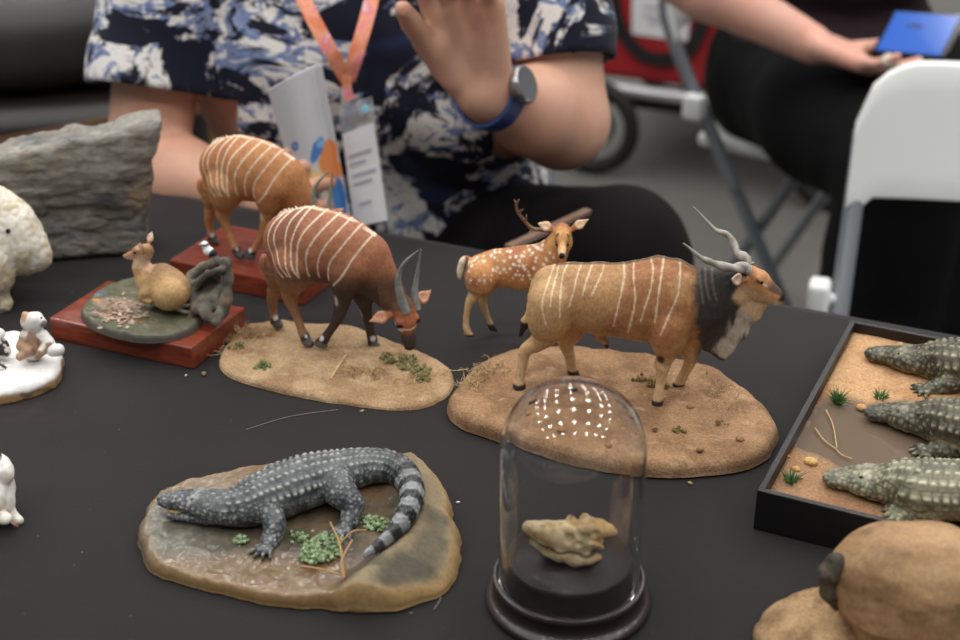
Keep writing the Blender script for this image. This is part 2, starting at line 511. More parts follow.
# cloth: flat top with faint wrinkles, draped over all four edges
hw, hd, dr = (ER - EL)/2, (NFAR - NNEAR)/2, 0.34
def cloth_axis(h, n, nd):
    a = np.linspace(-h, h, n)
    return np.concatenate([-h - dr*np.linspace(1, 0.03, nd), a, h + dr*np.linspace(0.03, 1, nd)])
ax_, ay_ = cloth_axis(hw, 190, 10), cloth_axis(hd, 90, 10)
V = []
for y in ay_:
    for x in ax_:
        ox = max(abs(x) - hw, 0); oy = max(abs(y) - hd, 0); d = ox + oy
        X = min(max(x, -hw), hw); Y = min(max(y, -hd), hd); Z = T
        if d > 0:
            Z = T - min(d, dr*1.05)
            fl = 0.010 + 0.022*(d/dr)*(1 + math.sin(x*31 + y*27) + 0.5*math.sin(x*13 - y*17))
            if ox: X += math.copysign(fl, x)
            if oy: Y += math.copysign(fl, y)
        V.append((X, Y, Z))
V = np.array(V)
top = (np.abs(V[:, 0]) < hw - 1e-6) & (np.abs(V[:, 1]) < hd - 1e-6)
wr = 0.0011*fbm(V*[1, 1.6, 0], 5, 2, 3)
V[:, 2] += np.where(top, np.minimum(wr, 0.0), 0)
nx = len(ax_)
F = np.array([(j*nx + i, j*nx + i + 1, (j + 1)*nx + i + 1, (j + 1)*nx + i) for j in range(len(ay_) - 1) for i in range(nx - 1)])
m, nt, b = new_mat('black_tablecloth')
co = coord(nt)
n1 = noise_node(nt, 5.0, 5, 0.65, co); n2 = noise_node(nt, 2.3, 6, 0.7, co, 0.6); n3 = noise_node(nt, 230, 2, 0.5, co)
base = ramp(nt, n1.outputs[0], [(0.3, L4((26, 23, 25))), (0.7, L4((34, 30, 32)))])
dust = ramp(nt, n2.outputs[0], [(0.60, (0, 0, 0, 1)), (0.80, (0.45,)*3 + (1,))])
c1 = mixc(nt, dust, base, L4((92, 70, 58)))
sp = ramp(nt, n3.outputs[0], [(0.775, (0, 0, 0, 1)), (0.80, (0.55,)*3 + (1,))])
nt.links.new(mixc(nt, sp, c1, L4((150, 145, 140))), b.inputs['Base Color'])
setin(b, roughness=0.8, specular_ior_level=0.16, sheen_weight=0.12, sheen_roughness=0.5)
w = nt.nodes.new('ShaderNodeTexWave'); w.inputs['Scale'].default_value = 420; nt.links.new(co, w.inputs['Vector'])
add_bump(nt, b, noise_node(nt, 700, 2, 0.5, co).outputs[0], 0.25, 0.0006)
M['cloth'] = m
cl = mesh_obj('tablecloth', V, F, M['cloth'])
cl.location = (tc[0], tc[1], 0); cl.rotation_euler = (0, 0, TD)
tag(cl, 'dusty black cloth spread over the display table', 'tablecloth')
# ================================================================== people and furniture behind the table
def W3(p): return np.array([p[0], p[1], p[2] + T])      # table-relative -> hall coordinates
def AW(px, py, Y): return W3(ony(px, py, Y))
def hand(S, wrist, D, Nn, side, curl, sc=1.0, k=.006, thumb=(.7, .75, .2), tcurl=.5, spread=.10):
    """palm, four fingers of unequal length and a thumb. D: wrist->knuckles, Nn: out of the palm, side: towards the thumb"""
    D = np.asarray(D, float)/np.linalg.norm(D); Nn = np.asarray(Nn, float); Nn = Nn - (Nn @ D)*D; Nn /= np.linalg.norm(Nn)
    Sd = np.cross(D, Nn); Sd = Sd*side
    w = np.asarray(wrist, float)
    for o in (-.026, -.009, .009, .026):
        S.cap(w + D*.010*sc + Sd*o*.55*sc, w + D*.082*sc + Sd*o*sc, .0155*sc, .0125*sc, .010)
    S.cap(w + D*.022*sc + Sd*.020*sc + Nn*.006*sc, w + D*.052*sc + Sd*.026*sc + Nn*.008*sc, .016*sc, .013*sc, .010)
    ends = []
    for i, (o, L, r) in enumerate(((.030, .074, .0088), (.010, .083, .0092), (-.010, .077, .0088), (-.029, .060, .0078))):
        p = w + D*(.086 - .004*abs(i - 1.2))*sc + Sd*o*sc; d = D + Sd*(1.2 - i)*spread; d /= np.linalg.norm(d); a = 0
        c = curl[i] if np.ndim(curl) else curl
        for j, f in enumerate((.44, .31, .25)):
            a += c*(0.75, 1.0, .7)[j]
            dd = d*math.cos(a) + Nn*math.sin(a)
            q = p + dd*L*f*sc
            S.cap(p, q, r*(1 - .10*j)*sc, r*(.92 - .10*j)*sc, .0030); p = q
        ends.append(p)
    b = w + D*.030*sc + Sd*.030*sc + Nn*.004*sc; td = D*thumb[0] + Sd*thumb[1] + Nn*thumb[2]; td /= np.linalg.norm(td)
    m1 = b + td*.034*sc; t2 = td + (D*.35 + Nn*.6 - Sd*.45)*tcurl; t2 /= np.linalg.norm(t2); m2 = m1 + t2*.030*sc; t3 = t2 + (Nn*.3 - Sd*.3)*tcurl; t3 /= np.linalg.norm(t3)
    S.cap(b, m1, .0135*sc, .0110*sc, .006); S.cap(m1, m2, .0108*sc, .0098*sc, .0035); S.cap(m2, m2 + t3*.022*sc, .0098*sc, .0078*sc, .003)
    return ends
def head(S, c, fwd, k=.012, sc=1.0):
    """skull, jaw, nose, brow, lips, ears"""
    f = np.asarray(fwd, float)/np.linalg.norm(fwd); u = np.array([0, 0, 1.0]); u = u - (u @ f)*f; u /= np.linalg.norm(u); s = np.cross(f, u)
    at = lambda x, y, z: np.asarray(c, float) + sc*(f*x + s*y + u*z)
    S.cap(at(-.022, 0, .030), at(.012, 0, .030), .082*sc, .078*sc, k, .92, s)
    S.cap(at(.020, 0, -.030), at(.034, 0, -.072), .062*sc, .040*sc, k, .95, s)
    S.cap(at(.088, 0, .012), at(.104, 0, -.024), .009*sc, .013*sc, .006); 
    for q in (-1, 1):
        S.ball(at(.100, q*.011, -.028), .009*sc, .004)
        S.cap(at(.082, q*.012, .028), at(.072, q*.045, .026), .008*sc, .007*sc, .006)
        S.cap(at(-.005, q*.078, .012), at(-.008, q*.080, -.022), .015*sc, .010*sc, .004, .5, s)
        S.ball(at(.084, q*.033, .008), .017*sc, .004, op='sub'); S.ball(at(.074, q*.033, .008), .0150*sc, .003)
    S.cap(at(.086, -.020, -.054), at(.086, .020, -.054), .0065*sc, .0065*sc, .004); S.cap(at(.084, -.017, -.066), at(.084, .017, -.066), .0075*sc, .0075*sc, .004)
    return at
def face_parts(at, parent, sc=1.0, org=(0, 0, 0)):
    for q in (-1, 1):
        mb = MB(); mb.ico((0, 0, 0), .0125*sc, 2); e = mb.build('eye', M['eye'], parent); e.location = tuple(float(v) for v in at(.081, q*.033, .008) - np.asarray(org))
def skin_col(V, base, N=None):
    a = fbm(V, 22, 3, 3); return mix(lin(base)[None], (lin(base)*np.array([1.08, .86, .82]))[None], ss(-.3, .6, a)*.6)

# ------------------------------------------------------------------ man in a wave-print shirt, seated behind the table
TC = np.array([-.118, 1.60, 0])
S = Sdf()
hip = np.array([-.118, 1.66, .52])
chest = np.array([-.122, 1.605, .98])
LATX = (0, 1, 0)
def torso(S, g, k=.03):
    S.cap(hip + [-.06, 0, .02], hip + [.06, 0, .02], .135 + g, None, k, .9, LATX)
    S.cap(hip + [-.065, -.03, .14], hip + [.045, -.03, .14], .150 + g, None, k, .88, LATX)
    S.cap((-.190, 1.60, .82), (-.070, 1.60, .82), .158 + g, None, k, .84, LATX)
    S.cap((-.236, 1.615, 1.00), (-.030, 1.615, 1.00), .138 + g, None, k, .85, LATX)
    S.cap((-.225, 1.63, 1.10), (-.015, 1.63, 1.10), .085 + g, None, k, .95, LATX)
RS = np.array([-.325, 1.615, 1.085]); RE = AW(146, 168, 1.475); RW = AW(240, 193, 1.410)
LS = np.array([.058, 1.615, 1.085]); LE = AW(562, 122, 1.475); LW = AW(484, 92, 1.375)
def arms_upper(S, g, k=.02):
    S.cap(RS, RE*.95 + RS*.05, .058 + g, .047 + g, k); S.cap(LS, LE, .060 + g, .052 + g, k)
    S.cap((-.20, 1.62, 1.11), RS, .062 + g, .060 + g, k); S.cap((-.04, 1.62, 1.11), LS, .062 + g, .060 + g, k)
torso(S, -.012); arms_upper(S, -.002)
S.chain([(RE, .046), (RE*.6 + RW*.4, .043), (RW, .027)], .015)
S.chain([(LE, .050), (LE*.62 + LW*.38, .046), (LE*.15 + LW*.85, .031), (LW, .029)], .015)
HDR = AW(455, -25, 1.358) - LW
hand(S, LW, HDR, (-.35, -.92, .15), -1, (.30, .36, .42, .5), 1.12, thumb=(.97, .18, .42), tcurl=.30, spread=.04)
he = hand(S, RW, (.88, -.10, .25), (-.1, -.9, .3), 1, (1.1, 1.15, 1.2, 1.2), 1.0, thumb=(.75, .5, .5))
NK = np.array([-.120, 1.63, 1.19])
S.cap(NK + [0, .01, -.07], NK + [0, -.012, .05], .062, .056, .03)
HC = NK + np.array([0, -.035, .135]); HF = (.12, -.90, -.30)
at = head(S, HC, HF)
V, F = S.build(.0042, smooth=2)
PO = np.array([-.118, 1.60, 0.0])
man = thing('person', 'person in a navy and white wave-print shirt seated behind the table, one hand raised', 'person', tuple(PO), 0)
col = skin_col(V, (212, 162, 136))
bodym = mesh_obj('body', V - PO, F, M['skin'], man, col)
face_parts(at, bodym, 1, PO)
# shirt
S = Sdf(); torso(S, .004); arms_upper(S, .010)
S.cap(RS, RE*.92 + RS*.08, .073, .073, .02); S.cap(LS, LE*.88 + LS*.12, .064, .058, .02)
V, F = S.build(.0045, smooth=2)
N = normals(V, F)
fold = .006*fbm(V*[1, 1, .6], 9, 3, 3) + .0025*np.sin(60*(V[:, 2] + .5*V[:, 0]) + 3*fbm(V, 6, 2, 4))*ss(.62, .8, V[:, 2])*ss(1.05, .9, V[:, 2])
V = V + N*fold[:, None]
ra = (RE - RS)/np.linalg.norm(RE - RS); la = (LE - LS)/np.linalg.norm(LE - LS)
def cutmask(V):
    cr = ((V - (RS + (RE - RS)*.77)) @ ra > 0) & (V[:, 0] < -.268)
    cl_ = ((V - (LS + (LE - LS)*.80)) @ la > 0) & (V[:, 0] > .015 + .0*V[:, 2]) & (np.linalg.norm(np.cross(V - LS, la), axis=1) < .085)
    nk = np.linalg.norm((V - (NK + [0, -.02, -.02]))*[1, 1, .9], axis=1) < .080
    return cr | cl_ | nk | (V[:, 2] < .50)
km = ~cutmask(V)
kf = km[F].all(1); used = np.zeros(len(V), bool); used[F[kf].ravel()] = True
mp = -np.ones(len(V), int); mp[used] = np.arange(used.sum())
# straight sleeve hems: bring the cut edge onto its plane
Fk = F[kf]; ed = np.sort(np.concatenate([Fk[:, [0, 1]], Fk[:, [1, 2]], Fk[:, [2, 3]], Fk[:, [3, 0]]]), 1)
eu, ec = np.unique(ed, axis=0, return_counts=True); bv = np.unique(eu[ec == 1])
for org_, ax_n in ((RS + (RE - RS)*.77, ra), (LS + (LE - LS)*.80, la)):
    dd_ = (V[bv] - org_) @ ax_n; near_ = (np.abs(dd_) < .010) & (np.linalg.norm(V[bv] - org_, axis=1) < .12)
    V[bv[near_]] -= dd_[near_][:, None]*ax_n
m, nt, b = new_mat('wave_print_cloth'); setin(b, roughness=.8, specular_ior_level=.2, sheen_weight=.1)
co = coord(nt); mpn = nt.nodes.new('ShaderNodeMapping'); mpn.inputs['Scale'].default_value = (6.0, 6.0, 8.5); mpn.inputs['Rotation'].default_value = (0, .5, 0); nt.links.new(co, mpn.inputs[0])
nA = noise_node(nt, 1.25, 5.5, .62, mpn.outputs[0], 1.1); nB = noise_node(nt, 3.6, 5, .68, mpn.outputs[0], 1.6); nC = noise_node(nt, 1.7, 3, .5, mpn.outputs[0], .4)
navy, white, blue, pale = L4((20, 22, 40)), L4((226, 222, 218)), L4((88, 110, 162)), L4((146, 158, 186))
foam = ramp(nt, nA.outputs[0], [(.47, (0, 0, 0, 1)), (.50, (1, 1, 1, 1)), (.56, (1, 1, 1, 1)), (.60, (0, 0, 0, 1))])
speck = ramp(nt, nB.outputs[0], [(.44, white), (.50, white), (.54, blue), (.62, pale), (.66, navy)])
nt.links.new(mixc(nt, foam, mixc(nt, ramp(nt, nC.outputs[0], [(.58, (0, 0, 0, 1)), (.66, (.5,)*3 + (1,))]), navy, L4((40, 50, 90))), speck), b.inputs['Base Color'])
add_bump(nt, b, noise_node(nt, 420, 2, .5, co).outputs[0], .15, .001); M['shirt'] = m
sh = mesh_obj('shirt', V[used] - PO, mp[F[kf]], M['shirt'], man)
so = sh.modifiers.new('cloth_thickness', 'SOLIDIFY'); so.thickness = .003; so.offset = 0
# trousers: lap spread to the right of the picture, shins down to the floor
S = Sdf()
S.cap(hip + [-.07, 0, -.02], hip + [.07, 0, -.02], .140, None, .03, .95, LATX)
kR = np.array([-.20, 1.25, .54]); kL = np.array([.150, 1.43, .646])
S.chain([(hip + [-.085, 0, -.01], .100), (kR, .072)], .03); S.chain([(hip + [.085, 0, -.01], .105), (hip*.5 + kL*.5 + [0, 0, .015], .095), (kL, .088)], .03)
S.chain([(kR, .070), ((-.20, 1.27, .30), .062), ((-.19, 1.31, .09), .050)], .02); S.chain([(kL, .076), ((.115, 1.46, .30), .064), ((.10, 1.50, .09), .052)], .02)
V, F = S.build(.007, smooth=2); V = V + normals(V, F)*(.006*fbm(V, 11, 3, 5))[:, None]
M['trouser'] = plain('black_trouser_cloth', (13, 10, 13), .92, 0, .2, bump=(300, .2, .001))
mesh_obj('trousers', V - PO, F, M['trouser'], man)
for c_, nm in (((-.19, 1.29, 0), 'shoe'), ((.10, 1.475, 0), 'shoe')):
    S = Sdf(); c_ = np.array(c_); S.chain([(c_ + [0, .05, .045], .042), (c_ + [0, -.06, .038], .038), (c_ + [0, -.15, .030], .030)], .02)
    V, F = S.build(.005, smooth=2); V[:, 2] = np.maximum(V[:, 2], .001); mesh_obj('shoe', V - PO, F, plain('dark_shoe', (30, 28, 30), .5), man)
S = Sdf(); fw_ = np.array(HF)/np.linalg.norm(HF)
S.cap(HC + [0, 0, .045] - fw_*.030, HC + [0, 0, .050] + fw_*.002, .089, .084, .01, .95, (1, 0, 0)); S.cap(HC - fw_*.045 + [0, 0, .0], HC - fw_*.04 + [0, 0, -.03], .070, .055, .01)
V, F = S.build(.004, smooth=1); V = V + normals(V, F)*(.003*fbm(V*[1, 1, .4], 60, 3, 3))[:, None]; mesh_obj('hair', V - PO, F, M['hair'], man)

# wristwatch
wd = (HDR)/np.linalg.norm(HDR); fa = (LW - LE)/np.linalg.norm(LW - LE)
wc = LW - fa*.012
watch = thing('wristwatch', 'wristwatch with a blue strap on the raised wrist of the seated person', 'wristwatch', tuple(wc))
za = np.cross(fa, [0, 0, 1.0]); za /= np.linalg.norm(za); ya = np.cross(za, fa)
mb = MB(); ring_ = [(math.cos(t)*za + math.sin(t)*ya)*.0325 for t in np.linspace(0, 2*math.pi, 40)]
V = []; F = []
for i, q in enumerate(ring_[:-1]):
    n_ = q/np.linalg.norm(q)
    V += [q - fa*.011, q + n_*.004 - fa*.011, q + n_*.004 + fa*.011, q + fa*.011]
k = len(ring_) - 1
for i in range(k):
    j = (i + 1) % k
    for e_ in range(4): F.append((i*4 + e_, j*4 + e_, j*4 + (e_ + 1) % 4, i*4 + (e_ + 1) % 4))
mb.add(V, F); mb.build('strap', plain('blue_strap', (34, 58, 112), .5), watch, False)
wx = np.array([.80, -.45, .40]); wx = wx - (wx @ fa)*fa; wx /= np.linalg.norm(wx)
Rw = np.stack([fa, np.cross(wx, fa), wx], 1)
mb = MB(); mb.lathe([(0, 0), (.0185, 0), (.0200, .002), (.0200, .008), (.0180, .010), (.0165, .0095), (0, .0095)], 28); Vv = np.array(mb.v) @ Rw.T + wx*.0355; mb.v = [tuple(v) for v in Vv]
mb.build('watch_case', plain('steel', (176, 176, 178), .25, .9), watch)

# lanyard and badge
lan = thing('lanyard', 'orange patterned lanyard with a clear badge holder hanging on the wave-print shirt', 'lanyard', tuple(AW(347, 88, 1.425)))
LO = AW(347, 88, 1.425)
mL, nt, b = new_mat('orange_ribbon'); setin(b, roughness=.6); n = noise_node(nt, 38, 2, .5, coord(nt)); nt.links.new(ramp(nt, n.outputs[0], [(.40, L4((224, 124, 84))), (.52, L4((236, 160, 128))), (.60, L4((232, 128, 140))), (.68, L4((226, 214, 210)))]), b.inputs['Base Color'])
def ribbon(pts, w, mat, name, parent, th=.0012, side=(1, 0, 0)):
    P = catmull(pts, 8); V = []; F = []; s_ = np.asarray(side, float)
    tg = np.gradient(P, axis=0); tg /= np.linalg.norm(tg, axis=1)[:, None]
    for q, t in zip(P, tg):
        a = s_ - (s_ @ t)*t; a /= np.linalg.norm(a); n_ = np.cross(a, t)
        V += [q - a*w/2 - n_*th/2, q + a*w/2 - n_*th/2, q + a*w/2 + n_*th/2, q - a*w/2 + n_*th/2]
    for i in range(len(P) - 1):
        for e_ in range(4): F.append((i*4 + e_, i*4 + (e_ + 1) % 4, i*4 + 4 + (e_ + 1) % 4, i*4 + 4 + e_))
    F.append((3, 2, 1, 0)); l_ = 4*(len(P) - 1); F.append((l_, l_ + 1, l_ + 2, l_ + 3))
    return mesh_obj(name, np.array(V), F, mat, parent, None, False)
for xs_ in ([(347, 80), (330, 50), (308, 8), (296, -30)], [(348, 80), (356, 55), (368, 14), (378, -28)]):
    yy = [1.427, 1.425, 1.445, 1.475]
    pts = [AW(x, y, Y) - LO for (x, y), Y in zip(xs_, yy)]
    e1 = (NK + [(-.062 if xs_[-1][0] < 347 else .062), .01, -.045]) - LO; pts += [(pts[-1]*.5 + e1*.5) + [0, -.012, 0], e1, NK + [0, .085, -.03] - LO]
    ribbon(pts, .0155, mL, 'strap', lan)
ribbon([AW(347, 76, 1.424) - LO, AW(347, 88, 1.423) - LO, AW(350, 100, 1.421) - LO], .010, mL, 'strap', lan)
bd0 = [AW(x, y, Y) - LO for x, y, Y in ((338, 107, 1.420), (372, 96, 1.420), (390, 222, 1.385), (354, 229, 1.385))]
def slab(name, c4, th, mat, parent, col=None):
    c4 = [np.asarray(c, float) for c in c4]; n_ = np.cross(c4[1] - c4[0], c4[3] - c4[0]); n_ /= np.linalg.norm(n_)
    V = c4 + [c + n_*th for c in c4]
    return mesh_obj(name, np.array(V), [(0, 1, 2, 3), (7, 6, 5, 4), (0, 4, 5, 1), (1, 5, 6, 2), (2, 6, 7, 3), (3, 7, 4, 0)], mat, parent, None, False)
m, nt, b = new_mat('clear_vinyl'); setin(b, base_color=(.96, .97, .98, 1), roughness=.12, ior=1.3); b.inputs['Transmission Weight'].default_value = .85; M['vinyl'] = m
L_ = lambda u, v: (bd0[0]*(1 - u) + bd0[1]*u)*(1 - v) + (bd0[3]*(1 - u) + bd0[2]*u)*v
hold = slab('badge_holder', bd0, .0015, M['vinyl'], lan); 
nn = np.cross(bd0[1] - bd0[0], bd0[3] - bd0[0]); nn /= np.linalg.norm(nn)
if nn[1] > 0: nn = -nn
sg = 1 if (np.cross(bd0[1] - bd0[0], bd0[3] - bd0[0])[1] < 0) else -1
M['card'] = plain('white_card', (224, 224, 228), .7)
card = slab('badge_card', [L_(.04, .22) + nn*.004, L_(.96, .20) + nn*.004, L_(.96, .98) + nn*.004, L_(.04, .98) + nn*.004], .0006, M['card'], lan)
M['faintink'] = plain('faint_grey_print', (168, 172, 184), .7)
for i, (u0, u1, v) in enumerate(((.15, .8, .40), (.15, .6, .47), (.2, .85, .56), (.2, .7, .63), (.25, .6, .80))):
    e_ = nn*.0052
    slab('printed_line', [L_(u0, v) + e_, L_(u1, v - .01) + e_, L_(u1, v + .008) + e_, L_(u0, v + .018) + e_], .0002, M['faintink'], card)
mb = MB(); mb.lathe([(0, 0), (.0045, 0), (.0045, .002), (0, .0025)], 16)
Rn = np.stack([np.cross([0, 0, 1], nn)/np.linalg.norm(np.cross([0, 0, 1], nn)), np.cross(nn, np.cross([0, 0, 1], nn)/np.linalg.norm(np.cross([0, 0, 1], nn))), nn], 1)
mb.v = [tuple(Rn @ np.array(v) + L_(.78, .08) + nn*.003) for v in mb.v]; mb.build('snap_button', plain('pale_cyan_snap', (150, 214, 236), .3), hold)

# curled printed brochure
BO = AW(310, 140, 1.38)
bro = thing('brochure', 'curled white printed leaflet with blue and orange shapes held in front of the shirt', 'leaflet', tuple(BO))
tl, tr, br_, bl = [AW(*q) - BO for q in ((268, 90, 1.385), (323, 61, 1.39), (352, 214, 1.375), (306, 224, 1.37))]
nu, nv = 60, 90
V = []; C = []
for j in range(nv + 1):
    for i in range(nu + 1):
        u, v = i/nu, j/nv
        q = (tl*(1 - u) + tr*u)*(1 - v) + (bl*(1 - u) + br_*u)*v
        q = q + np.array([0, -1, 0])*(.020*math.sin(math.pi*u) + .012*(u > .86)*(u - .86)/.14) + np.array([0, 0, .006*math.sin(math.pi*u)*(1 - v)])
        V.append(q)
V = np.array(V); uu = np.tile(np.linspace(0, 1, nu + 1), nv + 1); vv = np.repeat(np.linspace(0, 1, nv + 1), nu + 1); uvp = np.stack([uu, vv*2.2, uu*0], 1)
C = np.broadcast_to(lin((206, 208, 214)), V.shape).copy()
ns_ = .03*fbm(uvp, 14, 2, 3)
def blot(cx, cy, rx, ry, c, a=0):
    global C
    dx, dy = uu - cx, vv - cy; x = dx*math.cos(a) + dy*math.sin(a); y = -dx*math.sin(a) + dy*math.cos(a)
    C = mix(C, lin(c)[None], ss(1.12, .92, np.hypot(x/rx, y/ry) + 6*ns_))
blot(.3, .66, .42, .05, (222, 206, 150), .35); blot(.62, .70, .30, .05, (222, 206, 150), .35)
blot(.80, .58, .20, .10, (232, 140, 66), -.2); blot(.86, .66, .16, .07, (232, 140, 66))
blot(.62, .50, .15, .050, (58, 124, 200), -.3); blot(.70, .475, .07, .022, (126, 178, 224)); blot(.24, .43, .075, .032, (66, 108, 176)); blot(.24, .43, .035, .014, (150, 178, 214))
blot(.30, .72, .17, .055, (58, 124, 200), .6); blot(.12, .66, .05, .03, (60, 110, 180)); blot(.82, .84, .17, .13, (58, 128, 204)); blot(.40, .86, .12, .09, (66, 132, 204)); blot(.5, .95, .2, .05, (40, 88, 160)); blot(.58, .78, .05, .02, (230, 226, 216)); blot(.66, .9, .04, .10, (196, 160, 110), .3); blot(.3, .80, .12, .035, (34, 66, 130), .4)
Fb = np.array([(j*(nu + 1) + i, j*(nu + 1) + i + 1, (j + 1)*(nu + 1) + i + 1, (j + 1)*(nu + 1) + i) for j in range(nv) for i in range(nu)])
M['print'] = painted('printed_paper', .45, .4, None, None, .02)
pg = mesh_obj('printed_sheet', V, Fb, M['print'], bro, C); so = pg.modifiers.new('paper_thickness', 'SOLIDIFY'); so.thickness = .0008

# stick lying over the thigh
mb = MB(); a0 = AW(508, 248, 1.252); a1 = AW(588, 211, 1.365)
d = (a1 - a0); L = np.linalg.norm(d); d /= L; sx = np.cross(d, [0, 0, 1]); sx /= np.linalg.norm(sx); R = np.stack([d, sx, np.cross(sx, -d) if np.cross(sx, -d)[2] > 0 else np.cross(d, sx)], 1)
mb.box((0, -.0045, -.003), (L, .0045, .003), .001, None, R)
st_ = mb.build('wooden_stick', wood('pale_brown_wood', (112, 88, 74), (140, 112, 94), .6), None, False); st_.location = tuple(a0)
tag(st_, 'flat brown wooden stick lying across the black trousers behind the spotted deer', 'stick')

# ------------------------------------------------------------------ folding chairs, white plastic on grey tube
M['whiteplastic'] = plain('white_plastic', (226, 228, 226), .38)
M['tubegrey'] = plain('grey_tube', (134, 138, 144), .32, .35)
def chair(label, loc, rz):
    """faces local -y; back at y>0"""
    t = thing('folding_chair', label, 'chair', loc, rz, 'white folding chairs')
    # backrest: rounded panel, wrapped round the uprights
    nu, nv = 28, 10; V = []
    for f_ in (0, 1):
        for j in range(nv + 1):
            for i in range(nu + 1):
                u = i/nu*2 - 1; v = j/nv
                x = u*.222; rad = .075
                ztop = .805; z0 = .640
                cx = max(abs(x) - (.222 - rad), 0); drop = rad - math.sqrt(max(rad*rad - cx*cx, 0))
                zb = z0 - (.016 if abs(u) > .86 else 0)
                z = zb + (ztop - drop - zb)*v
                y = .235 + (z - .64)*.22 + .030*(1 - u*u) + (.011 if f_ == 0 else -.011)*(.6 + .4*math.sqrt(max(0, 1 - (2*v - 1)**8)))*1.35
                V.append((x, y, z))
    n1 = (nu + 1)*(nv + 1); F = []
    for j in range(nv):
        for i in range(nu):
            a = j*(nu + 1) + i; F.append((a, a + nu + 1, a + nu + 2, a + 1)); F.append((n1 + a, n1 + a + 1, n1 + a + nu + 2, n1 + a + nu + 1))
    bd = [i for i in range(nu + 1)] + [j*(nu + 1) + nu for j in range(1, nv + 1)] + [nv*(nu + 1) + i for i in range(nu - 1, -1, -1)] + [j*(nu + 1) for j in range(nv - 1, 0, -1)]
    for i in range(len(bd)):
        a, b_ = bd[i], bd[(i + 1) % len(bd)]; F.append((a, b_, n1 + b_, n1 + a))
    o = mesh_obj('backrest', np.array(V), F, M['whiteplastic'], t); 
    sb_ = o.modifiers.new('soft', 'BEVEL'); sb_.width = .005; sb_.segments = 3; sb_.limit_method = 'ANGLE'
    mb = MB(); mb.box((-.190, -.190, .435), (.190, .185, .462), .012, None, None, 3); mb.build('seat', M['whiteplastic'], t)
    for s_ in (-1, 1):
        mb = MB(); mb.tube(catmull([(s_*.212, .255, .72), (s_*.212, .238, .64), (s_*.214, .10, .40), (s_*.216, -.13, 0.012)], 4), .0125, 14); mb.build('front_leg', M['tubegrey'], t)
        mb = MB(); mb.tube([(s_*.192, -.02, .435), (s_*.192, .20, .012)], .0115, 14); mb.build('rear_leg', M['tubegrey'], t)
        mb = MB(); mb.box((s_*.240 - .014, .150, .503), (s_*.240 + .014, .187, .548), .008, None, None, 3); mb.tube([(s_*.212, .170, .525), (s_*.230, .170, .525)], .008, 10); mb.build('hinge_cap', M['whiteplastic'], t)
        mb = MB(); Vc = [(0, 0)]; mb.lathe([(0, 0), (.007, 0), (.007, .004), (0, .005)], 14); mb.v = [(s_*(v[2] + .226), v[0] + .085, v[1] + .385) for v in mb.v]; mb.build('pivot_bolt', M['greymetal'], t)
        for y0, zz in ((-.13, 0), (.20, 0)):
            mb = MB(); mb.tube([(s_*(.216 if y0 < 0 else .192), y0 + (.008 if y0 < 0 else -.008), .028), (s_*(.216 if y0 < 0 else .192), y0, .001)], .0155, 12); mb.build('rubber_foot', M['whiteplastic'], t)
    mb = MB(); mb.tube([(-.215, -.085, .08), (.215, -.085, .08)], .009, 10); mb.build('stretcher', M['tubegrey'], t)
    return t
cw = AW(852, 197, 1.655)      # lower left corner of the near chair's back
rzc = math.radians(-16)
off = np.array([math.cos(rzc)*(-.215) - math.sin(rzc)*.235, math.sin(rzc)*(-.215) + math.cos(rzc)*.235])
chair_a = chair('white folding chair with grey tube legs, empty, at the right edge behind the tray', (cw[0] - off[0], cw[1] - off[1], 0), rzc)
chair_m = dup(chair_a, (-.118, 1.70, 0), 0.0, 'white folding chair mostly hidden behind the person in the wave-print shirt')
chair_w = dup(chair_a, (.655, 2.47, 0), math.radians(54), 'white folding chair carrying the person in black trousers')

# ------------------------------------------------------------------ person with the phone, seated further back on the right
FA = math.radians(20); FW = np.array([math.sin(FA), -math.cos(FA), 0]); SW = np.array([math.cos(FA), math.sin(FA), 0])   # facing / its left
base = np.array([.635, 2.44, 0.0])
PW = lambda f_, l_, z: base + FW*f_ + SW*l_ + np.array([0, 0, z])
S = Sdf()
wH = PW(-.03, 0, .56)
el = AW(640, -46, 2.20); wr_ = AW(812, 44, 2.11)
sh_r = PW(.02, -.19, 1.02); sh_l = PW(.02, .19, 1.02)
S.cap(PW(-.03, -.05, .58), PW(-.03, .05, .58), .14, None, .03); S.cap(PW(0, -.04, .80), PW(0, .04, .80), .125, None, .03); S.cap(PW(.01, -.12, .98), PW(.01, .12, .98), .085, None, .03)
S.chain([(sh_r, .058), (el, .046)], .02); S.chain([(el, .046), (el*.6 + wr_*.4, .046), (wr_, .030)], .015)
hd_ = AW(868, 66, 2.05) - wr_
hand(S, wr_, hd_, (.10, .35, .93), -1, (.22, .25, .28, .3), 1.12, thumb=(.80, .62, .55), tcurl=.12)
el2 = PW(.10, .27, .74); wr2 = PW(.30, .13, .70)
S.chain([(sh_l, .056), (el2, .046), (wr2, .029)], .02); hand(S, wr2, PW(.38, .08, .69) - wr2, (0, 0, -1), 1, .4, .95)
nk2 = PW(.0, 0, 1.10); S.cap(nk2 - [0, 0, .06], nk2 + FW*.02 + [0, 0, .05], .055, .05, .03)
hc2 = nk2 + FW*.05 + np.array([0, 0, .13]); at2 = head(S, hc2, FW*.8 + np.array([0, 0, -.6]))
V, F = S.build(.0052, smooth=2)
per = thing('person', 'person in black trousers and dark top, seated, holding a phone at the right', 'person', tuple(base), 0)
bw = mesh_obj('body', V - base, F, M['skin'], per, skin_col(V, (220, 166, 146)))
face_parts(at2, bw, 1, base)
S = Sdf(); g = .010
S.cap(PW(-.03, -.05, .60), PW(-.03, .05, .60), .14 + g, None, .03); S.cap(PW(0, -.04, .80), PW(0, .04, .80), .125 + g, None, .03); S.cap(PW(.01, -.12, .98), PW(.01, .12, .98), .085 + g, None, .03)
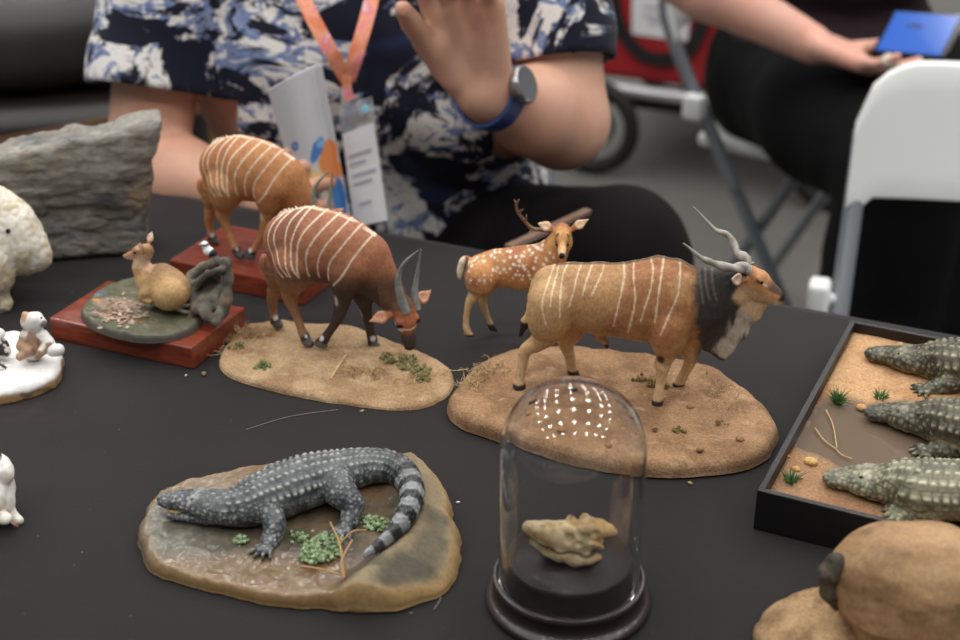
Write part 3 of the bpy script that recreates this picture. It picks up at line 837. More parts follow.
S.cap(sh_r, sh_r*.5 + el*.5, .070, .064, .02); S.cap(sh_l, sh_l*.5 + el2*.5, .068, .062, .02)
V, F = S.build(.007, smooth=2); V = V + normals(V, F)*(.005*fbm(V, 10, 3, 5))[:, None]
mesh_obj('top', V - base, F, plain('dark_plum_cloth', (46, 28, 36), .85), per)
S = Sdf()
S.cap(PW(-.05, -.06, .56), PW(-.05, .06, .56), .155, None, .03)
kr2, kl2 = PW(.44, -.16, .565), PW(.46, .10, .575)
S.chain([(PW(-.02, -.10, .555), .110), (PW(.2, -.14, .57), .112), (kr2, .098)], .03); S.chain([(PW(-.02, .10, .555), .115), (kl2, .098)], .03)
S.chain([(kr2, .098), (PW(.43, -.17, .30), .095), (PW(.42, -.17, .10), .090)], .02); S.chain([(kl2, .098), (PW(.45, .09, .30), .095), (PW(.43, .09, .10), .090)], .02)
S.chain([(PW(.36, -.03, .56), .09), (PW(.41, -.03, .30), .10), (PW(.40, -.03, .12), .10)], .03)
V, F = S.build(.008, smooth=2); V = V + normals(V, F)*(.007*fbm(V, 9, 3, 5))[:, None]
mesh_obj('trousers', V - base, F, plain('black_cloth', (7, 7, 9), .95, 0, .25), per)
for l_, f_ in ((-.18, .40), (.10, .45)):
    S = Sdf(); S.chain([(PW(f_ - .05, l_, .045), .040), (PW(f_ + .06, l_, .036), .037), (PW(f_ + .15, l_, .030), .028)], .02)
    V, F = S.build(.006, smooth=2); V[:, 2] = np.maximum(V[:, 2], .001); mesh_obj('shoe', V - base, F, plain('black_shoe', (20, 20, 22), .5), per)
S = Sdf(); f2 = (FW*.8 + np.array([0, 0, -.6])); f2 /= np.linalg.norm(f2)
S.cap(hc2 + [0, 0, .045] - f2*.03, hc2 + [0, 0, .05], .090, .084, .01); S.chain([(hc2 - f2*.05, .075), (nk2 - FW*.07 + [0, 0, .02], .06), (PW(-.10, 0, .95), .05)], .02)
V, F = S.build(.005, smooth=1); V = V + normals(V, F)*(.004*fbm(V*[1, 1, .3], 50, 3, 3))[:, None]; mesh_obj('hair', V - base, F, M['hair'], per)
# phone
pc = [AW(x, y, Y) for x, y, Y in ((876, 50, 2.035), (940, 56, 2.02), (960, 17, 2.12), (896, 12, 2.13))]
po_ = sum(pc)/4
ph = thing('smartphone', 'black phone with a lit blue screen in the hand of the person on the right', 'phone', tuple(po_))
c4 = [p_ - po_ for p_ in pc]; n_ = np.cross(c4[1] - c4[0], c4[3] - c4[0]); n_ /= np.linalg.norm(n_)
ext = lambda s_: [c*s_ for c in c4]
big = [c + (c4[1] - c4[0])*(.10 if i in (1, 2) else -.05) + (c4[3] - c4[0])*(.05 if i in (2, 3) else -.05) for i, c in enumerate(c4)]
slab('phone_body', [b_ - n_*.008 for b_ in big], .0080, plain('black_glass', (10, 10, 12), .15), ph)
m, nt, b = new_mat('lit_blue_screen'); setin(b, base_color=L4((20, 30, 60)), roughness=.15, emission_color=L4((58, 112, 214)), emission_strength=.75); M['screen'] = m
sc_ = slab('screen', [c + n_*.0004 for c in c4], .0006, M['screen'], ph)
Lq = lambda u, v: (c4[0]*(1 - u) + c4[1]*u)*(1 - v) + (c4[3]*(1 - u) + c4[2]*u)*v + n_*.0014
M['dimblue'] = plain('dark_blue_pixels', (22, 40, 84), .2)
slab('screen_mark', [Lq(.30, .62), Lq(.52, .62), Lq(.52, .70), Lq(.30, .70)], .0003, M['dimblue'], sc_)
# ring with a white stone on the hand
rg = thing('finger_ring', 'ring with a large white stone on the hand holding the phone', 'ring', tuple(AW(889, 61, 2.00)))
mb = MB(); mb.ico((0, 0, 0), (.013, .010, .011), 2); mb.build('stone', plain('white_stone', (222, 216, 200), .3), rg)
mb = MB(); mb.tube([(math.cos(t)*.003 - .002, math.sin(t)*.0105 + .006, math.cos(t)*.0105) for t in np.linspace(0, 2*math.pi, 24)], .0016, 8, caps=False); mb.build('band', plain('gold', (190, 150, 80), .3, .9), rg)

# ------------------------------------------------------------------ red cart in the background
CC = np.array([.72, 3.63]); fcart = Frame(CC, -25)
cl_ = lambda px, py, y=-.312: fcart.m(px, py, y) + [0, 0, T]
rc = thing('folding_cart', 'red fabric folding cart with grey rail and black wheels on the hall floor', 'cart', (CC[0], CC[1], 0), math.radians(-25))
M['redcloth'] = plain('red_canvas', (158, 26, 34), .75, bump=(200, .2, .002), var=.12, vscale=6)
mb = MB(); mb.box((-.34, -.30, .245), (.34, .30, .74), .03, None, None, 3); mb.build('fabric_tub', M['redcloth'], rc)
mb = MB()
for y in (-.315, .315): mb.tube([(-.36, y, .225), (.36, y, .225)], .017, 12)
for x in (-.36, .36): mb.tube([(x, -.315, .225), (x, .315, .225)], .017, 12)
mb.build('rail', plain('silver_rail', (172, 172, 176), .3, .5), rc)
M['blackrail'] = plain('black_rail', (18, 18, 20), .4)
for y in (-.28, .28):
    mb = MB(); mb.tube([(-.34, y, .185), (.34, y, .185)], .014, 10); mb.build('lower_rail', M['blackrail'], rc)
for x in (-.315, .315):
    for y in (-.345, .345):
        mb = MB(); mb.tube([(x + .108*math.cos(t), y, .128 + .108*math.sin(t)) for t in np.linspace(0, 2*math.pi, 36)], .020, 10, caps=False); w_ = mb.build('wheel', plain('black_tyre', (18, 18, 19), .7), rc)
        mb = MB(); mb.tube([(x, y - .012, .128), (x, y + .012, .128)], .060, 20); 
        h_ = mb.build('hub', plain('grey_hub', (86, 88, 90), .5), w_)
        mb = MB(); mb.tube([(x, y - math.copysign(.03, y), .128), (x, y - math.copysign(.06, y), .215)], .010, 8); mb.build('fork', M['greymetal'], rc)
ribbon([cl_(610, -20), cl_(618, 22), cl_(636, 50), cl_(662, 60), cl_(688, 50), cl_(702, 22), cl_(706, -20)], .034, plain('black_webbing', (18, 17, 18), .8), 'strap', rc, .004, (.6, 0, .8))
lab = thing('paper_sign', 'white paper sheet with faint marks stuck on the red cart', 'paper', tuple(rc.location), math.radians(-25))
LQ = [cl_(632, 34, -.304), cl_(688, 42, -.304), cl_(692, -14, -.304), cl_(632, -22, -.304)]
slab('sheet', LQ, -.001, M['card'], lab)
lq = lambda u, v: (LQ[0]*(1 - u) + LQ[1]*u)*(1 - v) + (LQ[3]*(1 - u) + LQ[2]*u)*v + np.array([0, -.0016, 0])
for u0, u1, v in ((.2, .7, .34), (.3, .6, .24), (.2, .5, .50)):
    slab('printed_line', [lq(u0, v), lq(u1, v), lq(u1, v + .05), lq(u0, v + .05)], -.0003, M['faintink'], lab)

# ------------------------------------------------------------------ luggage in the dark at the upper left
def bag(name, label, cat, loc, rz, lo, hi, bev, mat, seed, amp=.012):
    t = thing(name, label, cat, loc, rz)
    S = Sdf(); lo = np.array(lo); hi = np.array(hi); c_ = (lo + hi)/2; hsz = (hi - lo)/2
    S.poly([(-hsz[0], -hsz[2]), (hsz[0], -hsz[2]), (hsz[0], hsz[2]), (-hsz[0], hsz[2])], (1, 0, 0), (0, 0, 1), c_, hsz[1], bev, .01)
    V, F = S.build(.012, smooth=2); V = V + normals(V, F)*(amp*fbm(V, 5, 3, seed))[:, None]; V[:, 2] = np.maximum(V[:, 2], lo[2] + .001)
    mesh_obj('bag_body', V, F, mat, t); return t
M['darkleather'] = plain('dark_brown_leather', (30, 24, 21), .45, bump=(60, .2, .003)); M['greybag'] = plain('dark_grey_nylon', (40, 37, 36), .55, bump=(90, .3, .003))
bl_ = ony(45, 100, 2.25)
sc1 = bag('suitcase', 'large dark brown suitcase with a tan edge strip on the floor behind the rock', 'suitcase', (-.86, 2.55, 0), math.radians(14), (-.45, -.22, 0), (.33, .22, .53), .05, M['darkleather'], 3, .008)
ribbon([(-.46, -.235, .455), (-.1, -.245, .475), (.18, -.243, .505), (.32, -.238, .52)], .022, plain('tan_piping', (112, 78, 56), .5), 'edge_strip', sc1, .006, (0, 0, 1))
mb = MB(); mb.tube(catmull([(-.10, -.235, .36), (-.09, -.262, .375), (.08, -.262, .39), (.09, -.235, .375)], 5), .011, 8); mb.build('handle', plain('black_handle', (34, 38, 40), .4), sc1)
bag('duffel_bag', 'dark grey padded bag lying on top of the brown suitcase', 'bag', (-.86, 2.58, .535), math.radians(10), (-.42, -.20, 0), (.30, .18, .17), .07, M['greybag'], 8, .012)
bx = thing('cardboard_box', 'tan cardboard box standing behind the dark luggage at the upper left', 'box', (-.80, 3.15, 0), math.radians(8))
mb = MB(); mb.box((-.45, -.25, 0), (.40, .25, .72), .004); mb.build('box_walls', plain('cardboard', (150, 116, 66), .8), bx, False)
mb = MB(); mb.box((-.45, -.03, .721), (.40, .03, .7225)); mb.build('tape', plain('brown_tape', (128, 96, 56), .3), bx, False)
bag('backpack', 'crumpled grey backpack on the floor in front of the brown suitcase', 'bag', (-.90, 2.10, 0), math.radians(5), (-.20, -.13, 0), (.15, .13, .40), .07, plain('grey_canvas', (92, 92, 88), .8, var=.3, vscale=14), 13, .022)
# ================================================================== bases and small plants
def mound(name, outline, hfun, mat, parent, colfun, nr=46, na=200, edge=0.10, rough=0.0, seed=1, edgefun=None):
    """solid low base: outline (local xy), height function on top, rounded falling rim, flat underside"""
    O = np.asarray(outline, float)[:, :2]
    O2 = np.vstack([O, O[:1]])
    P = catmull(np.vstack([O[-1:], O2, O[1:2]]), 12)[12:-12]
    c = O.mean(0)
    ang = np.unwrap(np.arctan2(P[:, 1] - c[1], P[:, 0] - c[0]))
    if ang[-1] < ang[0]: ang = ang[::-1]; P = P[::-1]
    rad = np.hypot(P[:, 0] - c[0], P[:, 1] - c[1])
    th = np.linspace(0, 2*math.pi, na, endpoint=False)
    base = ang[0]
    R = np.interp((th - base) % (2*math.pi) + base, ang, rad)
    R = R*(1 + rough*fbm(np.stack([np.cos(th)*6, np.sin(th)*6, th*0], 1), 1, 3, seed))
    V = [(c[0], c[1], 0)]; tt = [0.0]
    ts = np.concatenate([np.linspace(0, 1 - edge, nr - 10)[1:], 1 - edge + edge*np.sin(np.linspace(0, math.pi/2, 11))[1:]])
    for t in ts:
        for a, r in zip(th, R):
            V.append((c[0] + r*t*math.cos(a), c[1] + r*t*math.sin(a), 0)); tt.append(t)
    V = np.array(V); tt = np.array(tt)
    H = hfun(V[:, 0], V[:, 1])
    e = np.clip((1 - tt)/edge, 0, 1)
    prof = np.sqrt(np.clip(1 - (1 - e)**2, 0, 1))*(1 - 0.22) + 0.22
    if edgefun is not None: prof = prof*edgefun(V[:, 0], V[:, 1], tt)
    V[:, 2] = H*prof + (.0007*fbm(V, 130, 3, seed + 2) + .0005*fbm(V, 420, 2, seed + 4))*ss(0, .4, e)
    n = len(V)
    F = [(0, 1 + i, 1 + (i + 1) % na) for i in range(na)]
    for j in range(len(ts) - 1):
        b = 1 + j*na
        for i in range(na): F.append((b + i, b + na + i, b + na + (i + 1) % na, b + (i + 1) % na))
    last = V[-na:].copy(); l0 = n - na
    mid = last.copy(); mid[:, 2] *= 0.5; mid[:, :2] = c + (mid[:, :2] - c)*1.006
    bot = last.copy(); bot[:, 2] = 0; bot[:, :2] = c + (bot[:, :2] - c)*(0.985)
    V = np.vstack([V, mid, bot]); tt = np.concatenate([tt, np.full(2*na, 1.02)])
    for q in (0, 1):
        b0 = l0 + q*na
        for i in range(na): F.append((b0 + i, b0 + na + i, b0 + na + (i + 1) % na, b0 + (i + 1) % na))
    F.append(tuple(l0 + 2*na + i for i in range(na))[::-1])
    col = colfun(V, tt)
    return mesh_obj(name, V, F, mat, parent, col)

def blades(n, h, spread, w, col, colvar=0.2, lean=0.6, base=0.004, seed=0, curl=0.5):
    """a tuft of thin tapering blades"""
    r = np.random.default_rng(seed); mb = MB()
    for i in range(n):
        a = r.uniform(0, 2*math.pi); L = h*r.uniform(0.55, 1.15); ln = lean*r.uniform(0.2, 1.1)
        b0 = np.array([math.cos(a), math.sin(a), 0])*spread*math.sqrt(r.uniform(0, 1))
        d = np.array([math.cos(a + r.normal(0, 0.6)), math.sin(a + r.normal(0, 0.6)), 0])
        P = [b0 + d*ln*L*(t + curl*t*t*0.6) + np.array([0, 0, L*(t - 0.35*ln*t*t)]) for t in (0, .35, .7, 1)]
        P[0][2] -= base
        c = np.clip(lin(col)*(1 + r.normal(0, colvar)), 0, 1)
        mb.tube(P, [w, w*0.8, w*0.5, w*0.12], 4, c)
    return mb
def tuft(parent, loc, n, h, spread, w, col, name='grass_tuft', label=None, **kw):
    o = blades(n, h, spread, w, col, **kw).build(name, M['tuft'], parent, True, True)
    o.location = [float(x) for x in loc]
    if label: o['label'] = label
    return o
def foam_plant(parent, loc, r, col, seed=0, n=26, name='low_plant', flat=0.6):
    """clump of crumbly foliage"""
    g = np.random.default_rng(seed); mb = MB()
    for i in range(n):
        d = g.normal(0, 0.45, 3); d[2] = abs(d[2])*flat
        c = np.clip(lin(col)*(1 + g.normal(0, 0.22)), 0, 1)
        s = r*g.uniform(0.16, 0.36)
        mb.ico(d*r, s*np.array([1, 1, 0.75]), 1, c)
        for q in range(3):
            v = g.normal(0, 1, 3); v[2] = abs(v[2]); v /= np.linalg.norm(v)
            mb.tube([d*r, d*r + v*s*1.5], [s*0.28, s*0.06], 4, c*1.1)
    o = mb.build(name, M['tuft'], parent, True, True); o.location = [float(x) for x in loc]
    return o
def wisp(parent, loc, n, spread, L, col, name='dry_grass', seed=0, w=0.00022, flat=0.35):
    """loose springy fibres"""
    g = np.random.default_rng(seed); mb = MB()
    for i in range(n):
        p = np.array([g.normal(0, spread), g.normal(0, spread*0.7), -0.001]); d = g.normal(0, 1, 3); d[2] = abs(d[2])*0.9 + 0.2; d /= np.linalg.norm(d)
        q = np.cross(d, g.normal(0, 1, 3)); q /= np.linalg.norm(q)
        l = L*g.uniform(0.5, 1.2); P = [p + d*l*t + q*l*0.45*math.sin(t*2.6) + np.array([0, 0, -flat*l*t*t]) for t in np.linspace(0, 1, 7)]
        P = [np.array([x[0], x[1], max(x[2], -0.001)]) for x in P]
        mb.tube(P, w, 3, np.clip(lin(col)*(1 + g.normal(0, 0.2)), 0, 1))
    o = mb.build(name, M['tuft'], parent, True, True); o.location = [float(x) for x in loc]
    o['kind'] = 'stuff' if parent is None else ''
    if parent is not None: del o['kind']
    return o
def earth_col(c1, c2, c3, seed=0, sc=45):
    def f(V, t):
        a = fbm(V, sc, 4, seed)*0.5 + 0.5; b2 = fbm(V, sc*4, 3, seed + 5)
        c = mix(lin(c1)[None], lin(c2)[None], ss(0.35, 0.65, a))
        c = mix(c, lin(c3)[None], ss(0.25, 0.6, b2)*0.5)
        return c
    return f

# ================================================================== hoofed animals
def stripe_field(poly_list, X, Z):
    """distance of each point to the nearest polyline in the side view"""
    d = np.full(len(X), 9.0)
    for P in poly_list:
        P = catmull(P, 5)
        for a, b in zip(P[:-1], P[1:]):
            e = b - a; L = e @ e
            t = np.clip(((X - a[0])*e[0] + (Z - a[1])*e[1])/max(L, 1e-12), 0, 1)
            d = np.minimum(d, np.hypot(X - a[0] - t*e[0], Z - a[1] - t*e[1]))
    return d
class Head:
    def __init__(s, S, poll, nose, ear, th=1.0, w=0.8, k=0.003, muzzle=1.0):
        poll = np.asarray(poll, float); nose = np.asarray(nose, float)
        s.ears = []
        s.p = poll; X = nose - poll; s.L = np.linalg.norm(X); X /= s.L
        Y = np.asarray(ear, float); Y = Y - (Y @ X)*X; Y /= np.linalg.norm(Y)
        s.X, s.Y, s.Z = X, Y, np.cross(X, Y); s.th = th; s.w = w
        c = lambda a, b2, ra, rb, sy: S.cap(s.at(*a), s.at(*b2), ra*s.L*th, rb*s.L*th, k, sy, s.Y)
        c((.02, 0, -.04), (.30, 0, -.03), .235, .215, w)
        c((.30, 0, -.03), (.70, 0, -.075), .19, .125*muzzle, w*0.92)
        c((.70, 0, -.075), (.89, 0, -.085), .122*muzzle, .108*muzzle, w*1.05)
        c((.05, 0, -.19), (.35, 0, -.20), .13, .12, w*0.95)
        c((.35, 0, -.20), (.82, 0, -.165), .11, .06, w*0.85)
        for q in (1, -1):
            S.ball(s.at(.26, .14*w/.8*q, .08), .055*s.L*th, k)
    def at(s, x, y, z): return s.p + s.L*(x*s.X + y*s.th*s.Y + z*s.th*s.Z)
    def to(s, V):
        q = (V - s.p)/s.L
        return np.stack([q @ s.X, (q @ s.Y)/s.th, (q @ s.Z)/s.th], 1)
    def ear(s, S, side, base, tip, r, k=0.0015, thick=0.4, nrm=None):
        b = s.at(*base); t = s.at(*tip); m2 = b*0.45 + t*0.55
        nrm = s.X if nrm is None else np.asarray(nrm, float)
        d = (t - b)/np.linalg.norm(t - b); nrm = nrm - (nrm @ d)*d; nrm /= np.linalg.norm(nrm)
        s.ears.append((b, t, r, nrm))
        S.cap(b, m2, r*0.45, r, k, thick, nrm); S.cap(m2, t, r, r*0.25, k, thick, nrm)
        S.cap(m2 + nrm*r*0.42, m2*0.6 + t*0.4 + nrm*r*0.40, r*0.62, r*0.45, k*0.6, thick, nrm, 'sub')
    def earmask(s, V, N):
        o = np.zeros(len(V))
        for b, t, r, nrm in s.ears:
            e = t - b; L = e @ e; q = (V - b) @ e/L; w = np.clip(q, 0, 1)
            d = np.linalg.norm(V - b - w[:, None]*e, axis=1)
            o = np.maximum(o, ss(r*1.6, r*1.2, d)*ss(.30, .42, q)*ss(.05, .35, N @ nrm))
        return o
def eyes(H, parent, x=.29, y=.185, z=.035, r=.042):
    for q in (1, -1):
        mb = MB(); mb.ico((0, 0, 0), r*H.L*H.th, 2)
        e = mb.build('eye', M['eye'], parent); e.location = [float(v) for v in H.at(x, y*q, z)]

# ------------------------------------------------------------------ eland, striding right on its earth base
fe = Frame((0.092, 0.958), -14)
GZ = 0.014
eland = thing('eland_sculpture', 'large striped tan antelope with black neck and spiral horns striding on an earth base', 'sculpture', (fe.o[0], fe.o[1], T), fe.a)
outl = [(447, 414), (456, 395), (477, 376), (510, 362), (560, 357), (610, 360), (660, 366), (710, 378), (742, 398), (766, 420), (777, 442), (765, 462), (735, 473), (690, 479), (640, 478), (590, 471), (540, 458), (495, 443), (460, 430)]
O = np.array([fe.g(x, y, 0) for x, y in outl])
def h_eland(x, y):
    P = np.stack([x, y, 0*x], 1)
    return GZ + 0.0022*fbm(P, 22, 2, 4) + 0.0016*fbm(P, 75, 3, 8) + 0.005*np.exp(-((x + .062)**2 + (y - .028)**2)/0.0006) + 0.004*np.exp(-((x - .075)**2 + (y - .02)**2)/0.0005)
ecol = earth_col((160, 124, 90), (134, 100, 70), (188, 158, 124), 3)
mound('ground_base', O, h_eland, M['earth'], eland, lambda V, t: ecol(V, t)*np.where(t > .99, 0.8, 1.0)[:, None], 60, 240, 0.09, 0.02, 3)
S = Sdf(); p = fe.px; m_ = fe.m
def sec(x, yt, yb, w, yl=0): return (m_(x, (yt + yb)/2, yl), (yb - yt)/2*p, w)
S.chain([sec(557, 268, 318, .62), sec(573, 265, 324, .68), sec(600, 267, 333, .72), sec(630, 268, 336, .72), sec(652, 263, 339, .68), sec(664, 262, 341, .62)], .008)
S.chain([(m_(668, 300), 36*p, .58), (m_(692, 303), 30*p, .55), (m_(716, 295), 22*p, .52), (m_(737, 286), 17*p, .55)], .008)
S.chain([(m_(560, 272), 6*p, .8), (m_(600, 271), 6*p, .8), (m_(640, 270), 6*p, .8), (m_(658, 264), 6*p, .7), (m_(678, 268), 6*p, .6), (m_(698, 277), 6*p, .5), (m_(732, 277), 5*p, .5)], .006)
S.chain([(m_(695, 325), 19*p, .45), (m_(708, 335), 15*p, .3), (m_(722, 350), 8*p, .25)], .006)
S.chain([(m_(722, 350), 8*p, .25), (m_(736, 331), 9*p, .25), (m_(750, 312), 9*p, .3), (m_(762, 303), 6*p, .4)], .005)
S.chain([(m_(715, 318), 20*p, .32), (m_(735, 306), 16*p, .35)], .006)
yl = 0.0165
def leg(pts, y0, y1=None, k=.005, sy=1.0):
    y1 = y0 if y1 is None else y1
    n = len(pts)
    Q = catmull(np.array([np.append(m_(q[0], q[1], y0 + (y1 - y0)*i/(n - 1)), q[2]*p) for i, q in enumerate(pts)]), 4)
    S.chain([(q[:3], q[3], sy) for q in Q[:7]], k)
    S.chain([(q[:3], q[3]*.93, sy) for q in Q[6:]], .0012)
leg([(669, 322, 18), (668, 338, 14), (667, 351, 10.5), (663.5, 362, 7.3), (662.5, 367, 6.8), (660.5, 382, 4.8), (658.5, 396, 5.4), (657.5, 403, 5.6)], -.010, -yl)
S.ball(m_(657, 405.5, -yl), 5.6*p, .002)
leg([(686, 335, 14), (689, 347, 8.5), (691, 358, 6.6), (686, 370, 5), (680, 382, 5.2), (676, 390, 5.8)], .009, .015)
leg([(552, 300, 22), (549, 318, 18.5), (547, 332, 14), (537, 343, 9), (526, 350, 6.6), (522.5, 364, 5.2), (519.5, 378, 5.6), (519, 385, 6)], -.009, -yl)
S.cap(m_(519.5, 387, -yl), m_(522, 389.5, -yl), 5.6*p, 4.5*p, .002)
leg([(566, 310, 20), (570, 327, 12.5), (566, 342, 8.5), (570, 357, 5.6), (573, 371, 5.4), (576, 380, 6.2)], .009, yl)
S.chain([(m_(600, 336), 6*p), (m_(606, 343, -.001), 3*p), (m_(607, 348, -.001), 2*p)], .003)
# head
S.ball(m_(548, 281), 12*p, .006, .8)
S.chain([(m_(738, 328), 5.5*p, .3), (m_(729, 346), 5*p, .3), (m_(723, 357), 3.6*p, .3)], .002)
HE = Head(S, m_(748, 274.5, 0.0), m_(784, 296, -.004), (fe.u*0 + [0, 1, 0]) + np.array([-.05, 0, 0.02]), 1.38, .70, .004, 1.22)
HE.ear(S, -1, (.0, -.2, -.02), (-.30, -.52, -.02), 6.6*p, .0012, .45, (.75, -.65, .1))
HE.ear(S, 1, (.0, .2, .0), (-.28, .55, .05), 6.6*p, .0012, .45, (.75, .65, .1))
S.chain([(m_(535, 284), 4*p), (m_(531.5, 296, -.002), 3.6*p), (m_(530, 312, -.002), 3.2*p), (m_(526, 322, -.003), 4.3*p), (m_(520.5, 335, -.004), 2*p)], .002)
V, F = S.build(0.00095, smooth=1)
N = normals(V, F)
h = HE.to(V)
V = V + N*(0.00032*fbm(V*[1, 1, .45], 420, 2, 5) + 0.0008*fbm(V, 60, 2, 2) + .0007*fbm(V*[1, 1, .25], 330, 2, 6)*(V[:, 0] > m_(712, 330)[0])*(V[:, 2] < m_(745, 300)[2]))[:, None]
X, Y, Z = V.T
def ml(*pts, yl=-.016): return np.array([m_(a, b2, yl)[[0, 2]] for a, b2 in pts])
neck0 = ml((692, 272))[0]; neck1 = ml((697, 338))[0]
neckx = np.interp(Z, [neck1[1], neck0[1]], [neck1[0], neck0[0]])
n1 = fbm(V, 70, 3, 1)
col = mix(lin((186, 138, 88))[None], lin((168, 112, 66))[None], ss(-.1, .45, n1 + 1.2*ss(.07, .0, np.abs(X - m_(660, 300)[0]))*ss(.04, .085, Z) - .5))
col = mix(col, lin((214, 182, 138))[None], ss(.062, .036, Z)*.75)
col = mix(col, lin((196, 160, 112))[None], ss(.03, -.02, X - m_(560, 300)[0])*.5)
st = [ml(*q) for q in ([(551, 270), (547, 286), (545, 300), (549, 318)], [(556, 268), (554, 284), (553, 300)], [(566, 266), (561, 280), (562, 296), (562, 312)], [(580, 265), (576, 278), (574, 290), (570, 304)], [(591, 266), (588, 275), (585, 285), (583, 294)], [(598, 267), (601, 274), (597, 284), (592, 294)],
    [(620, 269), (623, 280), (620, 300), (614, 325)], [(631, 269), (633, 280), (636, 298), (632, 318), (628, 332)], [(647, 263), (652, 274), (651, 288), (646, 304), (642, 318)], [(661, 260), (661, 275), (659, 295), (656, 318)], [(677, 264), (679, 280), (678, 294), (670, 312), (662, 330)])]
sd = stripe_field(st, X, Z) + 0.00035*fbm(V, 250, 2, 4)
col = mix(col, lin((236, 212, 178))[None], (1 - ss(.00035, .00095, sd))*.78*(Z > .04)*(np.abs(h[:, 0] + 1) > -1))
ridge = ss(.0030, .0016, np.abs(Y))*(N[:, 2] > .45)*(X > m_(556, 268)[0])*(X < m_(700, 270)[0])*(Z > .07)
col = mix(col, lin((70, 52, 40))[None], ridge*.85)
nm = ss(-.004, .004, X - neckx + .003*fbm(V, 160, 2, 9))*(Z > .04)
front = ml((760, 303), (746, 321), (735, 343), (723, 360))
fd = stripe_field([front], X, Z)
neckc = mix(lin((58, 54, 52))[None], lin((178, 166, 150))[None], ss(.0100, .0050, fd + .006*fbm(V*[1, 1, .22], 260, 3, 3)))
stn = [ml(*q) for q in ([(697, 277), (700, 290), (703, 305)], [(703, 276), (705, 288), (709, 302)], [(710, 277), (712, 290), (716, 303)])]
neckc = mix(neckc, lin((112, 104, 90))[None], (1 - ss(.0004, .0013, stripe_field(stn, X, Z)))*.6)
col = mix(col, neckc, nm)
hm = ss(-.10, .02, h[:, 0])*ss(-.52, -.38, h[:, 2] + .35*h[:, 0])*(X > m_(733, 280)[0])
face = mix(lin((190, 132, 82))[None], lin((206, 170, 126))[None], ss(-.05, -.22, h[:, 2]))
face = mix(face, lin((62, 50, 46))[None], ss(.45, .66, h[:, 0])*ss(-.035, .02, h[:, 2])*.9)
face = mix(face, lin((40, 34, 34))[None], ss(.90, .96, h[:, 0])*ss(-.12, -.06, h[:, 2]))
face = mix(face, lin((206, 198, 188))[None], ss(.86, .92, h[:, 0])*ss(-.12, -.16, h[:, 2]))
face = mix(face, lin((226, 206, 178))[None], ss(.022, .010, np.abs(h[:, 2] - .055 + .10*(h[:, 0] - .4)))*ss(.34, .38, h[:, 0])*ss(.56, .50, h[:, 0])*(np.abs(h[:, 1]) > .05))
face = mix(face, lin((60, 44, 36))[None], ss(.030, .016, np.abs(h[:, 2] - .06 + .12*(h[:, 0] - .3)))*ss(.20, .24, h[:, 0])*ss(.44, .40, h[:, 0])*(np.abs(h[:, 1]) > .05)*.85)
col = mix(col, face, hm)
col = mix(col, lin((214, 180, 156))[None], HE.earmask(V, N))
hoof = ss(.0055, .0035, Z - GZ) * 1.0
col = mix(col, lin((48, 46, 48))[None], hoof)
kd = np.hypot(X - m_(661, 358, -yl)[0], Z - m_(661, 358, -yl)[2])
col = mix(col, lin((52, 42, 38))[None], ss(.0045, .002, kd)*(Y < -.008))
tdark = ss(0, .002, m_(528, 318)[2] - Z)*(X < m_(531, 320)[0])*(Z > .045)*(np.abs(Y) < .010)
col = mix(col, lin((36, 32, 30))[None], tdark)
col = mix(col, lin((70, 44, 36))[None], ss(.004, .002, np.hypot(X - m_(607, 346)[0], Z - m_(607, 346)[2])))
body = mesh_obj('antelope', V, F, M['fur'], eland, col); body['label'] = 'tan antelope with pale stripes and a black dewlap'
eyes(HE, body, .36, .142, .065, .036)
def spiral_horn(name, P, r0, r1, turns, parent, col):
    P = catmull(P, 14); R = np.linspace(r0, r1, len(P))*(1)
    V, F = tube_geo(P, R, 16, None, True, lambda th, t: 1 + 0.20*(1 - t*.8)*math.cos(2*(th - turns*2*math.pi*t)) )
    c = mix(lin(col)[None], lin((176, 170, 158))[None], (0.5 + 0.5*fbm(V, 300, 2, 4)))
    return mesh_obj(name, V, F, M['horn'], parent, c)
def wavy(pts, amp, turns):
    P = catmull(pts, 8); n = len(P); t = np.linspace(0, 1, n)
    Q = P.copy(); Q[:, 2] += amp*np.sin(2*math.pi*turns*t)*(1 - .75*t)*ss(0, .1, t); Q[:, 1] += amp*np.cos(2*math.pi*turns*t)*(1 - .75*t)*ss(0, .1, t); return Q
spiral_horn('horn', wavy([m_(750, 270.5, -.006), m_(733, 267, -.010), m_(711, 263.2, -.016), m_(697, 254, -.019), m_(683, 243.5, -.020)], .0011, 2.3), 5.6*p, .6*p, 2.3, body, (128, 124, 118))
spiral_horn('horn', wavy([m_(750, 266, .006), m_(738, 252, .010), m_(729, 237, .014), m_(713, 227, .017), m_(693, 207, .018)], .0011, 2.3), 5.4*p, .6*p, 2.3, body, (134, 130, 124))
for i, (x, y, n, hh) in enumerate([(487, 374, 60, .012), (500, 372, 40, .010), (712, 392, 50, .010), (733, 408, 40, .010), (470, 385, 30, .012)]):
    l = fe.g(x, y, GZ); wisp(eland, (l[0], l[1], GZ), n, .007, hh*1.4, (178, 150, 108), 'dry_grass', 40 + i)
for i, (x, y, r) in enumerate([(642, 382, .007), (652, 386, .006), (700, 378, .006), (683, 384, .004), (676, 432, .005), (720, 424, .004), (668, 388, .005), (655, 430, .003)]):
    l = fe.g(x, y, GZ); foam_plant(eland, (l[0], l[1], GZ + .0005), r, (116, 98, 52) if i != 2 else (120, 112, 50), 60 + i, 16, 'moss_clump', .35)
